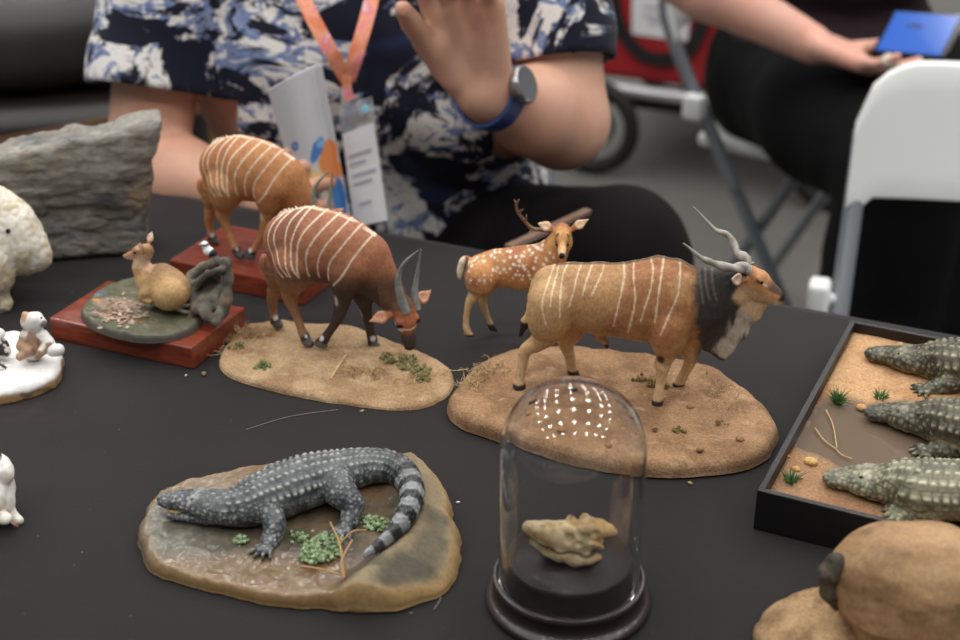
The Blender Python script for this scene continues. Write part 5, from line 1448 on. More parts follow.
# ------------------------------------------------------------------ white bear, head lowered, at the left edge of the view
fw = Frame(onz(-25, 312, 0)[:2] + np.array([0, .03]), -12)
W = Fig(fw); p = W.p; S = W.S
S.chain([(W.m(-95, 232), 46*p, .8), (W.m(-40, 228), 48*p, .8), (W.m(-8, 232), 42*p, .78)], .015)
S.chain([(W.m(-6, 234), 41*p, .7), (W.m(14, 240), 28*p, .7), (W.m(30, 251), 17*p, .75), (W.m(36, 257), 11*p, .8)], .012)
S.cap(W.m(4, 266), W.m(28, 268), 10*p, 6*p, .006, .75)
W.limb([(-8, 258, 22), (-6, 280, 15), (-1, 297, 10.5), (2, 303, 10), (5, 305, 8)], -.020, -.022, .006)
W.limb([(-8, 258, 20), (-16, 280, 15), (-14, 293, 11), (-9, 300, 9)], .016, .018, .006)
hx = W.m(-100, 240)[0]
for q in (-1, 1): S.chain([((hx, q*.02, .055), .024), ((hx - .004, q*.022, .030), .014), ((hx, q*.022, .010), .010), ((hx + .008, q*.022, .007), .008)], .006)
for q in (-1, 1): S.ball(W.m(-12, 196, q*.018), 8*p, .004)
V, F = S.build(.0016, smooth=1); N = normals(V, F)
fur = fbm(V*[1, 1, .55], 110, 3, 4)
d1, d2, _ = cells(V*[1, 1, .6], 150, 5)
V = V + N*(.0022*fbm(V, 45, 3, 2) + .0012*fur - .0009*ss(.3, 0, d2 - d1))[:, None]
V[:, 2] = np.maximum(V[:, 2], 0)
col = mix(lin((226, 220, 204))[None], lin((204, 190, 160))[None], ss(-.1, .45, fur + .6*ss(.07, .02, V[:, 2])))
bear = thing('white_bear_figurine', 'shaggy white bear with lowered head cut off by the left picture edge', 'figurine', (fw.o[0], fw.o[1], T), fw.a)
bb = mesh_obj('bear_body', V, F, M['snow'], bear, col)
for q in (-1, 1):
    mb = MB(); mb.ico((0, 0, 0), .0022, 2); e = mb.build('eye', M['eye'], bb); l = W.m(8, 231, q*.0225); e.location = tuple(float(v) for v in l)
mb = MB(); mb.ico((0, 0, 0), (.0035, .0045, .003), 2); e = mb.build('nose', plain('nose_leather', (120, 104, 92), .5), bb); l = W.m(45, 257, 0); e.location = tuple(float(v) for v in l)

# ------------------------------------------------------------------ snow-covered base with a small seated creature
fs = Frame(onz(8, 375, 0)[:2], -5)
snow = thing('snow_scene_sculpture', 'snow-covered oval base with a small white and tan animal sitting on it', 'sculpture', (fs.o[0], fs.o[1], T), fs.a)
outl = [(-50, 382), (-40, 360), (-12, 347), (20, 342), (48, 346), (61, 358), (64, 374), (56, 388), (38, 397), (12, 404), (-15, 406), (-40, 400)]
O = np.array([fs.g(x, y, 0) for x, y in outl])
SZ = .013
def h_s(x, y):
    P = np.stack([x, y, 0*x], 1); return SZ + .0018*fbm(P, 40, 3, 4)
def c_s(V, t):
    c = np.broadcast_to(lin((236, 235, 234)), V.shape).copy(); a = fbm(V, 130, 3, 3)
    rim = ss(.0095, .006, V[:, 2] + .002*a)
    return mix(c, mix(lin((150, 118, 78))[None], lin((96, 76, 54))[None], ss(-.2, .2, a)), rim)
mound('ground_base', O, h_s, M['snow'], snow, c_s, 46, 200, .13, .05, 12)
S = Sdf(); q = Fig(fs); p = q.p
S.chain([(q.m(33, 348, .004), 12*p), (q.m(34, 336, .005), 10.5*p)], .003)
S.chain([(q.m(31, 322, .004), 9.5*p, .9), (q.m(35, 321, .001), 9*p, .9)], .003)
S.ball(q.m(42.5, 323, -.001), 4.2*p, .002)
S.chain([(q.m(26, 336, 0), 6*p), (q.m(22, 346, -.004), 5*p), (q.m(28, 351, -.008), 4.4*p)], .002)
S.chain([(q.m(43, 336, 0), 6*p), (q.m(48, 343, -.002), 6*p), (q.m(42, 351, -.008), 4.4*p)], .002)
S.chain([(q.m(28, 353, -.006), 5*p), (q.m(20, 357, -.012), 4*p)], .002)
for s_ in (-1, 1): S.ball(q.m(32 + s_*7, 315, .004), 3*p, .0012)
V, F = S.build(.0008, smooth=1); N = normals(V, F); a = fbm(V, 110, 3, 2)
V = V + N*(.0006*fbm(V, 200, 3, 5))[:, None]; V[:, 2] = np.maximum(V[:, 2], .002)
col = mix(lin((232, 228, 224))[None], lin((172, 136, 108))[None], ss(.02, .3, a + .25*ss(q.m(30, 322)[2], q.m(30, 340)[2], V[:, 2]) - .1*N[:, 2]))
hd = q.m(44, 324, -.002); col = mix(col, lin((128, 112, 108))[None], ss(.0042, .0025, np.linalg.norm(V - hd, axis=1)))
cr = q.m(25, 316, .002); col = mix(col, lin((190, 150, 112))[None], ss(.007, .004, np.linalg.norm(V - cr, axis=1)))
ani = mesh_obj('seated_animal', V, F, M['snow'], snow, col); ani['label'] = 'small white and tan seated animal'
for x, y, yy in ((41.5, 318, -.0035), (44.5, 318.5, .004)):
    mb = MB(); mb.ico((0, 0, 0), .0010, 1); e = mb.build('eye', M['eye'], ani); e.location = tuple(float(v) for v in q.m(x, y, yy))
S = Sdf(); S.chain([(q.m(53, 350, -.004), 6.5*p), (q.m(58, 350, -.004), 6*p)], .002)
V, F = S.build(.001); V = V + normals(V, F)*(.0006*fbm(V, 150, 2, 5))[:, None]; V[:, 2] = np.maximum(V[:, 2], .004)
mesh_obj('snow_lump', V, F, M['snow'], snow, np.broadcast_to(lin((234, 232, 228)), V.shape))
S = Sdf(); S.chain([(q.m(-10, 345, .004), 12*p), (q.m(0, 347, .002), 8*p), (q.m(6, 352, 0), 5*p)], .003); S.ball(q.m(-1, 334, .002), 5.5*p, .002)
S.chain([(q.m(-8, 368, -.01), 8*p), (q.m(3, 372, -.012), 6*p)], .003)
V, F = S.build(.0009); V = V + normals(V, F)*(.0006*fbm(V, 200, 3, 5))[:, None]; V[:, 2] = np.maximum(V[:, 2], .002)
d1, d2, idv = cells(V, 380, 3)
col = mix(lin((54, 50, 50))[None], lin((214, 210, 206))[None], (idv > .55)*1.0)
col = mix(col, lin((236, 234, 232))[None], ss(q.m(0, 341)[2], q.m(0, 337)[2], V[:, 2]))
col = mix(col, lin((124, 92, 68))[None], ss(q.m(0, 358)[2], q.m(0, 364)[2], V[:, 2])*1.0)
mesh_obj('speckled_bird', V, F, M['snow'], snow, col)

# ------------------------------------------------------------------ white cub, lying, at the lower left edge
fc = Frame(onz(0, 522, 0)[:2] + np.array([-.002, .009]), -4)
C_ = Fig(fc); p = C_.p; S = C_.S
S.chain([(C_.m(-62, 490), 26*p, .9), (C_.m(-25, 488), 25*p, .85), (C_.m(-8, 492), 20*p, .85)], .008)
S.chain([(C_.m(-6, 484), 17*p, .8), (C_.m(-2, 471), 14*p, .9)], .006)
S.chain([(C_.m(-3, 468), 13.5*p, .95), (C_.m(4, 473, -.003), 9*p, .95), (C_.m(7, 476, -.004), 5.5*p, 1)], .003)
for s_ in (-1, 1): S.ball(C_.m(-3, 456, s_*.009), 4.6*p, .0015)
C_.limb([(-4, 492, 13), (4, 506, 8.5), (13, 517, 6.2), (19, 520.5, 5)], -.006, -.009, .004)
C_.limb([(-10, 497, 12), (-8, 508, 9), (0, 516, 7), (6, 519, 6)], -.014, -.020, .004)
V, F = S.build(.0009, smooth=1); N = normals(V, F); a = fbm(V*[1, 1, .5], 190, 3, 3)
V = V + N*(.0009*a)[:, None]; V[:, 2] = np.maximum(V[:, 2], 0)
col = mix(lin((234, 230, 222))[None], lin((206, 186, 150))[None], ss(.1, .5, a + .5*ss(C_.m(0, 478)[2], C_.m(0, 490)[2], V[:, 2]) - .3))
ns = C_.m(7, 475, -.004); dn = np.linalg.norm(V - ns, axis=1)
col = mix(col, lin((176, 132, 84))[None], ss(.0062, .003, dn)*.8)
for s_ in (-1, 1): col = mix(col, lin((70, 58, 50))[None], ss(.0034, .002, np.linalg.norm(V - C_.m(-1, 453, s_*.009), axis=1)))
cub = thing('white_cub_figurine', 'white bear cub lying with a clawed paw stretched out at the lower left edge', 'figurine', (fc.o[0], fc.o[1], T), fc.a)
cb = mesh_obj('cub_body', V, F, M['snow'], cub, col)
mb = MB()
for i in range(4):
    l = C_.m(8 + i*1.6, 520.5 + i*.4, -.020 + .0028*i); mb.tube([l, l + [.003, -.001, -.0014], l + [.0048, -.0016, -.0034]], [.0009, .0007, .0002], 6, lin((138, 96, 62)))
mb.build('claw', M['horn'], cb, True, True)
# ================================================================== crocodiles
def croc_mesh(spine, legs, pal, h=.001, head_n=3, band=False, scale=1.0, nrow=7, jaw=None, eyes_at=.62):
    """spine: list of (xyz, radius) from the snout tip to the tail tip; the first head_n points are the head.
    legs: list of chains [(xyz, r), ...] ending at the foot, toes spread along the last direction."""
    up = np.array([0, 0, 1.0])
    P = catmull([q[0] for q in spine], 10); R = np.interp(np.linspace(0, len(spine) - 1, len(P)), np.arange(len(spine)), [q[1] for q in spine])
    nh = head_n*10
    S = Sdf()
    fl = lambda i: .62 if i < nh else min(.86, .62 + .24*(i - nh)/12)
    for i in range(0, len(P) - 1):
        tl = i/(len(P) - 1)
        sy = fl(i) if tl < .6 else .86 + .5*(tl - .6)/.4
        S.cap(P[i], P[i + 1], R[i], R[i + 1], .0035 if R[i] > .004 else .0015, sy, (0, 0, 1))
    tg = np.gradient(P, axis=0); tg /= np.linalg.norm(tg, axis=1)[:, None]
    sd = np.cross(up, tg); sd /= np.linalg.norm(sd, axis=1)[:, None]
    hr = max(R[:nh])
    e = int(nh*eyes_at)
    for q in (-1, 1):
        S.ball(P[e] + sd[e]*q*R[e]*.52 + up*R[e]*.56, R[e]*.30, .0015)
        S.cap(P[e] + sd[e]*q*R[e]*.52 + up*R[e]*.56, P[min(e + 6, nh)] + sd[e]*q*R[e]*.62 + up*R[e]*.46, R[e]*.26, R[e]*.2, .0015)
        S.ball(P[1] + sd[1]*q*R[1]*.32 + up*R[1]*.45, R[1]*.30, .001)
        S.cap(P[int(nh*.85)] + sd[e]*q*R[nh]*.62 - up*R[nh]*.25, P[int(nh*.6)] + sd[e]*q*R[e]*.62 - up*R[e]*.25, R[nh]*.34, R[e]*.24, .002)
        S.cap(P[int(nh*.22)] + sd[2]*q*R[2]*.55, P[int(nh*.30)] + sd[2]*q*R[2]*.62, R[2]*.34, R[2]*.3, .0015)
    if jaw:
        Q = catmull(np.array([np.append(a, r) for a, r in jaw]), 5)
        S.chain([(q[:3], q[3], .55) for q in Q], .0012, .55, (0, 0, 1))
    # cheek and jaw-edge bumps
    gq = np.random.default_rng(4)
    for q in (-1, 1):
        for i in range(2, int(nh*.95), 2):
            S.ball(P[i] + sd[i]*q*R[i]*.86 + up*R[i]*gq.uniform(-.05, .12), R[i]*gq.uniform(.16, .26), .0010)
    for L in legs:
        Q = catmull(np.hstack([np.array([q[0] for q in L]), np.array([[q[1]] for q in L])]), 4)
        S.chain([(q[:3], max(q[3], .0008)) for q in Q], .0025)
        a = np.array(L[-1][0]); d = a - np.array(L[-2][0]); d[2] = 0; d /= np.linalg.norm(d); s2 = np.cross(up, d)
        r = L[-1][1]
        for k in range(5 if len(L) % 2 == 0 else 4):
            an = (k - 1.8)*.42; v = d*math.cos(an) + s2*math.sin(an)
            S.chain([(a, r*.62), (a + v*r*1.7 + up*r*.15, r*.42), (a + v*r*2.9 - up*r*.30, r*.22)], .0009)
    V, F = S.build(h, smooth=1); N = normals(V, F)
    # body coordinates: nearest spine point
    best = np.full(len(V), 9e9); si = np.zeros(len(V)); 
    cum = np.concatenate([[0], np.cumsum(np.linalg.norm(np.diff(P, axis=0), axis=1))])
    near = np.zeros((len(V), 3)); sv = np.zeros(len(V)); idx = np.zeros(len(V), int)
    for i in range(len(P) - 1):
        ev = P[i + 1] - P[i]; t = np.clip(((V - P[i]) @ ev)/(ev @ ev), 0, 1); c = P[i] + t[:, None]*ev
        d = np.sum((V - c)**2, 1); m = d < best
        best[m] = d[m]; near[m] = c[m]; sv[m] = cum[i] + t[m]*(cum[i + 1] - cum[i]); idx[m] = i
    o = V - near; lat = np.sum(o*sd[idx], 1); uz = o[:, 2]; rr = R[idx]
    phi = np.arctan2(lat, uz)
    onb = np.sqrt(best) < rr*(1.12 + .65*ss(.5, .8, sv/cum[-1])) + .0006
    s0 = cum[nh]; body = ss(s0 - .002, s0 + .006, sv)*onb
    ds = .0046*scale; nr = nrow
    wob = fbm(V, 210/scale, 2, 12)
    v_ = phi/(math.pi*1.15)*nr + .10*wob; u_ = (sv - s0)/ds + .22*wob + .5*(np.floor(v_ + .5) % 2)
    cu = np.abs((u_ % 1) - .5)*2; cv = np.abs(((v_ + .5) % 1) - .5)*2
    keel = ss(.55, .0, cv)*ss(.95, .2, cu)
    upper = ss(1.75, 1.35, np.abs(phi))
    taper = np.clip(rr/max(R), .25, 1)
    scute = np.sqrt(np.clip(1 - cv*cv, 0, 1))*ss(1.0, .65, cu)
    side = ss(1.2, 1.6, np.abs(phi))
    g1, g2, gi = cells(V, 290/scale, 3)
    pebb = ss(.05, .35, g2 - g1)
    disp = body*(upper*(scute*.0008 + keel*.0011)*scale*taper + (1 - upper)*pebb*.0005*scale) + (1 - body)*(pebb*.00055*scale - .0002)
    # tail crest
    tail = ss(.60, .70, sv/cum[-1])*onb
    tri = np.abs((u_*.9 % 1) - .5)*2
    crest = tail*ss(.75, .2, np.abs(np.abs(phi) - .30))*(1 - tri)*.0026*scale*np.clip(taper*1.6, .2, 1)
    V = V + N*(disp + .0003*fbm(V, 160, 2, 4))[:, None] + np.array([0, 0, 1])*crest[:, None]
    dark, mid, light, belly = [lin(c) for c in pal]
    a = fbm(V, 120, 3, 7)
    col = mix(dark[None], mid[None], ss(-.4, .3, a))
    rnd = fbm(V, 420/scale, 2, 15)
    hi = body*upper*(scute*.45 + keel*.62)*taper**.3 + (1 - body)*pebb*.72 + body*(1 - upper)*pebb*.62 + .30*rnd
    col = mix(col, light[None], ss(.50, 1.05, hi)*(.75 + .25*a))
    col = mix(col, dark[None]*.6, ss(.35, .05, hi)*.55)
    col = mix(col, belly[None], ss(.1, -.6, uz/np.maximum(rr, 1e-4))*onb*.6)
    col = mix(col, dark[None]*.7, ss(.12, .45, fbm(V, 95/scale, 3, 33))*.45)
    for q in (-1, 1):
        col = mix(col, light[None], ss(R[e]*.62, R[e]*.36, np.linalg.norm(V - (P[e] + sd[e]*q*R[e]*.55 + up*R[e]*.66), axis=1))*.28)
    col = mix(col, belly[None], ss(.0, -.25, uz/np.maximum(rr, 1e-4))*(sv < s0*.95)*onb*.55)
    if band:
        bn = ss(-.1, .1, np.sin(sv*2*math.pi/(.0150) + .5*a))*ss(.55, .66, sv/cum[-1])*onb
        col = mix(col, lin((34, 34, 36))[None], bn*.85)
        col = mix(col, lin((148, 152, 154))[None], (1 - bn)*ss(.66, .74, sv/cum[-1])*onb*.7)
        sb = ss(.15, .35, np.sin(sv*2*math.pi/(.021)))*(1 - upper)*body
        col = mix(col, lin((52, 54, 58))[None], sb*.7)
    # mouth line and teeth
    hd = (sv < s0*.93)*onb
    ml = ss(.16, .05, np.abs(uz/np.maximum(rr, 1e-4) + .20 + .06*np.sin(sv*520/scale)))*hd
    col = mix(col, lin((30, 27, 24))[None], ml*.8)
    return V, F, col, (P, R, sd, nh, e, cum)
def croc_extras(parent, info, teeth=14, gape=None):
    P, R, sd, nh, e, cum = info
    for q in (-1, 1):
        mb = MB(); mb.ico((0, 0, 0), R[e]*.19, 2)
        o = mb.build('eye', M['croceye'], parent); o.location = tuple(float(v) for v in P[e] + sd[e]*q*R[e]*.72 + np.array([0, 0, R[e]*.60]))
    mb = MB(); g = np.random.default_rng(3)
    for q in (-1, 1):
        for k in range(teeth):
            i = int(1 + (nh*.72)*k/teeth); b = P[i] + sd[i]*q*R[i]*.93 - np.array([0, 0, R[i]*.10])
            mb.tube([b, b + sd[i]*q*R[i]*.06 - np.array([0, 0, R[i]*g.uniform(.18, .34)])], [R[i]*.075, R[i]*.02], 5)
    mb.build('teeth', M['tooth'], parent)['label'] = 'row of pale pointed teeth'
M['croceye'] = plain('amber_eye', (52, 42, 22), .12)
M['tooth'] = plain('tooth_ivory', (214, 204, 178), .4)

# ------------------------------------------------------------------ crocodile on the rocky resin base (front left)
fq = Frame(onz(300, 540, 0)[:2], 0)
croc = thing('crocodile_sculpture', 'dark grey crocodile with curled banded tail on a glossy rock base, front of table', 'sculpture', (fq.o[0], fq.o[1], T), 0)
outl = [(140, 548), (143, 522), (163, 499), (205, 483), (255, 476), (310, 474), (370, 472), (422, 480), (447, 498), (454, 526), (460, 547), (457, 572), (437, 592), (408, 604), (370, 610), (330, 606), (250, 598), (180, 580), (150, 566)]
O = np.array([fq.g(x, y, 0.004) for x, y in outl])
rk = [fq.g(*q) for q in ((432, 487, .024), (442, 520, .026), (420, 552, .026), (375, 575, .02))]
RG = np.array([fq.g(*q)[:2] for q in ((405, 484, .022), (424, 506, .022), (402, 540, .022), (372, 570, .018), (356, 592, .012))])
def slabness(x, y):
    yi = np.clip(y, RG[:, 1].min(), RG[:, 1].max()); o_ = np.argsort(RG[:, 1])
    xr = np.interp(yi, RG[o_, 1], RG[o_, 0]); return x - xr
def h_c(x, y):
    P = np.stack([x, y, 0*x], 1)
    z = .0125 + .0006*fbm(P, 150, 2, 3)
    sd_ = slabness(x, y)
    z = z + ss(-.020, .004, sd_)*.0100 + .0016*fbm(P, 55, 3, 6)*ss(-.02, .02, sd_)
    z = z - np.clip(sd_ - .002, 0, .05)*.40
    z = z + ss(.018, .040, y)*ss(-.07, -.02, x)*.004
    z = z - .0030*ss(-.028, -.046, y)*ss(.04, .0, x)
    return np.maximum(z + fbm(P, 300, 3, 9)*.0016*ss(-.030, -.06, x), .006)
def c_c(V, t):
    x, y, z = V.T; a = fbm(V, 60, 4, 3); b2 = fbm(V, 200, 3, 5)
    slab = ss(-.016, -.004, slabness(x, y) + .004*a)
    c0 = mix(lin((84, 68, 46))[None], lin((60, 50, 36))[None], ss(-.3, .3, a))
    wl = ss(-.030, -.062, x + .012*a)
    c0 = mix(c0, lin((98, 96, 84))[None], wl*.7); c0 = mix(c0, lin((140, 136, 120))[None], wl*ss(.1, .4, b2)*.2)
    c0 = mix(c0, lin((136, 100, 62))[None], ss(.020, .036, y)*.5)
    c0 = mix(c0, lin((118, 86, 40))[None], ss(-.026, -.042, y)*ss(.05, .02, x)*.6)
    c1 = mix(lin((128, 112, 84))[None], lin((86, 80, 62))[None], ss(-.25, .3, a))
    c1 = mix(c1, lin((74, 70, 58))[None], ss(.004, .012, slabness(x, y) + .003*b2)*ss(.95, .85, t)*ss(.02, -.02, y)*.7)
    c = mix(c0, c1, slab)
    c = mix(c, lin((158, 122, 68))[None], ss(.90, .99, t + .03*a)*(.35 + .45*slab))
    g = (1 - slab)*(.15 + .42*np.maximum(wl, ss(-.022, -.034, y)))
    return np.hstack([c, g[:, None]])
mound('ground_base', O, h_c, M['wetearth'], croc, c_c, 64, 240, .06, .045, 21)
G3 = lambda x, y, z: fq.g(x, y, z)
sp = [((165, 500), .0235, .0048), ((182, 500), .0245, .0060), ((202, 502), .0255, .0094), ((220, 506), .0255, .0116), ((238, 507), .0245, .0120), ((258, 500), .0255, .0154), ((284, 490), .0275, .0176), ((312, 480), .0285, .0172), ((338, 473), .0285, .0146), ((362, 467), .0280, .0114), ((385, 466), .0280, .0096), ((403, 474), .0285, .0084), ((412, 492), .0290, .0068), ((408, 512), .0280, .0052), ((396, 530), .0250, .0038), ((380, 545), .0215, .0026), ((364, 556), .0190, .0009)]
spine = [(G3(x, y, z), r) for (x, y), z, r in sp]
legs = [
    [(G3(262, 503, .026), .0095), (G3(271, 512, .024), .0074), (G3(275, 527, .020), .0062), (G3(271, 539, .0150), .0050), (G3(268, 545, .0140), .0046)],
    [(G3(334, 478, .030), .0125), (G3(340, 492, .028), .0098), (G3(352, 503, .024), .0070), (G3(351, 516, .018), .0054), (G3(347, 526, .0150), .0046)],
    [(G3(262, 494, .026), .0090), (G3(264, 489, .022), .0062), (G3(262, 487, .015), .0048), (G3(259, 488, .0125), .0040)],
    [(G3(345, 470, .028), .0100), (G3(352, 464, .024), .0078), (G3(346, 462, .018), .0056), (G3(340, 464, .013), .0046)]]
jaw = [(G3(171, 515, .0165), .0034), (G3(188, 516, .0172), .0044), (G3(208, 516, .0185), .0072), (G3(226, 513, .0210), .0090)]
V, F, col, info = croc_mesh(spine, legs, ((62, 66, 70), (98, 101, 104), (186, 187, 180), (138, 140, 136)), .00085, 3, True, 1.0, 9, jaw)
cb = mesh_obj('crocodile', V, F, M['croc'], croc, col); cb['label'] = 'dark grey crocodile with pale-edged scales'
croc_extras(cb, info, 10)
P, R, sdd, nh, e, cum = info
mb = MB(); l = G3(178, 510, .0190); mb.ico((0, 0, 0), (.0085, .0040, .0022), 2, lin((206, 176, 116))); o = mb.build('tongue', M['bone'], cb, True, True); o.location = tuple(float(v) for v in l); o.rotation_euler = (0, 0, -.15)
for i, (x, y, r) in enumerate([(240, 540, .0055), (300, 538, .006), (312, 548, .007), (322, 538, .006), (318, 558, .007), (306, 556, .005), (332, 552, .006), (372, 522, .0065), (384, 526, .006), (338, 540, .005)]):
    l = G3(x, y, .0135); foam_plant(croc, (l[0], l[1], .0125), r, (132, 152, 112), 120 + i, 40)
for i, (pts) in enumerate([[(330, 522, .017), (340, 545, .020), (344, 578, .016)], [(343, 580, .014), (342, 560, .021), (352, 540, .019)], [(338, 546, .016), (352, 532, .022), (366, 530, .019)], [(300, 566, .0145), (320, 569, .0165), (344, 576, .0145)]]):
    mb = MB(); Q = catmull([G3(*q) for q in pts], 6); mb.tube(Q, [.0007]*len(Q), 5, lin((170, 128, 86))); mb.build('root_fibre', M['tuft'], croc, True, True)

# ------------------------------------------------------------------ black tray with three crocodiles
TH = .031
FL = onz(757, 490, TH); BL = onz(842, 318, TH); FR_ = onz(960, 540, TH)
ta = math.atan2(*(FR_ - FL)[[1, 0]]); ft = Frame(FL[:2], math.degrees(ta))
TD_ = float(ft.loc(BL)[1]); TW = .40
tray = thing('diorama_tray', 'black-edged square tray of muddy ground and water under three crocodiles', 'tray', (FL[0], FL[1], T), ta)
mb = MB(); t_ = .0045
mb.box((0, 0, 0), (TW, t_, TH), .0006); mb.box((0, TD_ - t_, 0), (TW, TD_, TH), .0006); mb.box((0, t_, 0), (t_, TD_ - t_, TH), .0006); mb.box((TW - t_, t_, 0), (TW, TD_ - t_, TH), .0006)
mb.build('frame', M['blackframe'], tray, False)
mb = MB(); mb.box((t_, t_, 0.001), (TW - t_, TD_ - t_, .006)); mb.build('bottom_board', M['blackframe'], tray, False)
GT = .0205
nxs, nys = 150, 110
xs = np.linspace(t_, TW - t_, nxs); ys = np.linspace(t_, TD_ - t_, nys)
XX, YY = np.meshgrid(xs, ys); VV = np.stack([XX.ravel(), YY.ravel(), np.zeros(XX.size)], 1)
wa = [ft.g(*q, GT)[:2] for q in ((852, 372), (845, 404), (800, 440), (806, 452), (842, 466), (872, 470), (980, 470), (990, 425), (925, 405), (880, 404), (868, 398))]
def inpoly(x, y, Pg):
    r = np.zeros(len(x), bool); d = np.full(len(x), 9.0)
    for (x1, y1), (x2, y2) in zip(Pg, np.roll(Pg, -1, 0)):
        c = ((y1 > y) != (y2 > y)) & (x < (x2 - x1)*(y - y1)/(y2 - y1 + 1e-12) + x1); r ^= c
        e = np.array([x2 - x1, y2 - y1]); t = np.clip(((x - x1)*e[0] + (y - y1)*e[1])/(e @ e), 0, 1); d = np.minimum(d, np.hypot(x - x1 - t*e[0], y - y1 - t*e[1]))
    return np.where(r, -d, d)
pool_pts = np.array([ft.g(*q, GT)[:2] for q in ((822, 402), (800, 436), (796, 446), (830, 458), (850, 474), (878, 500), (905, 512), (980, 540), (1010, 520), (1000, 440), (950, 415), (905, 404), (868, 408), (848, 402))])
dp = inpoly(VV[:, 0], VV[:, 1], pool_pts) + .004*fbm(VV, 60, 3, 4)
VV[:, 2] = GT - .0032*ss(.004, -.006, dp) + (.0008*fbm(VV, 45, 3, 2) + .0005*fbm(VV, 160, 2, 3))*ss(-.002, .006, dp) + .0018*ss(.14, .2, VV[:, 1])
a = fbm(VV, 40, 4, 6)
col = mix(lin((190, 148, 104))[None], lin((160, 116, 76))[None], ss(-.3, .3, a))
col = mix(col, lin((132, 98, 72))[None], ss(.05, .0, VV[:, 1] - .05 + .02*a)*.7)
col = mix(col, lin((112, 96, 78))[None], ss(.012, -.002, dp)*.9)
Ft = np.array([(j*nxs + i, j*nxs + i + 1, (j + 1)*nxs + i + 1, (j + 1)*nxs + i) for j in range(nys - 1) for i in range(nxs - 1)])
n0 = len(VV); ring = [i for i in range(nxs)] + [j*nxs + nxs - 1 for j in range(1, nys)] + [(nys - 1)*nxs + i for i in range(nxs - 2, -1, -1)] + [j*nxs for j in range(nys - 2, 0, -1)]
Vb = VV[ring].copy(); Vb[:, 2] = .0062
sk = np.array([(ring[k], n0 + k, n0 + (k + 1) % len(ring), ring[(k + 1) % len(ring)]) for k in range(len(ring))])
mesh_obj('muddy_ground', np.vstack([VV, Vb]), np.vstack([Ft, sk]), M['earth'], tray, np.vstack([col, col[ring]]))
m, nt, b = new_mat('murky_water'); setin(b, base_color=L4((128, 110, 94)), roughness=.05, specular_ior_level=.9, coat_weight=.6, coat_roughness=.03)
b.inputs['Transmission Weight'].default_value = .25
add_bump(nt, b, noise_node(nt, 60, 2, .5, coord(nt)).outputs[0], .12, .0015); M['water'] = m
c0 = pool_pts.mean(0); PP = c0 + (catmull(np.vstack([pool_pts, pool_pts[:1]]), 4)[:-1] - c0)*1.04
PP[:, 0] = np.clip(PP[:, 0], t_, TW - t_); PP[:, 1] = np.clip(PP[:, 1], t_, TD_ - t_)
k = len(PP); mb = MB(); mb.add([(x, y, GT - .0009) for x, y in PP] + [(x, y, GT - .0022) for x, y in PP], [tuple(range(k)), tuple(range(k, 2*k))[::-1]] + [(i, k + i, k + (i + 1) % k, (i + 1) % k) for i in range(k)])
mb.build('water', M['water'], tray, False)
for i, (x, y, hh, n) in enumerate([(838, 402, .011, 60), (880, 399, .008, 40), (791, 482, .009, 40)]):
    l = ft.g(x, y, GT); tuft(tray, (l[0], l[1], GT), n, hh, .0035, .00055, (74, 112, 60), 'grass_tuft', None, seed=200 + i, lean=.8, base=.001)
for i, (x, y, r, c) in enumerate([(811, 461, .0050, (206, 170, 104)), (796, 468, .0034, (196, 150, 84)), (862, 407, .0045, (200, 150, 96)), (911, 462, .0038, (196, 160, 100)), (800, 476, .0022, (180, 140, 90)), (788, 455, .0024, (170, 120, 84)), (903, 337, .0026, (214, 176, 120))]):
    l = ft.g(x, y, GT + .002); mb = MB(); mb.ico((0, 0, 0), (r, r*.8, r*.6), 2, lin(c)); o = mb.build('pebble', M['earth'], tray, True, True); o.location = (float(l[0]), float(min(l[1], TD_ - t_ - r)), GT + r*.35)
mb = MB()
for pts in ([(826, 410), (833, 425), (837, 448)], [(836, 449), (824, 440), (815, 428)], [(836, 449), (842, 455), (852, 459)]):
    Q = catmull([ft.g(x, y, GT + .0012) for x, y in pts], 5); mb.tube(Q, [.0006]*len(Q), 5, lin((176, 148, 108)))
mb.build('root_fibre', M['tuft'], tray, True, True)
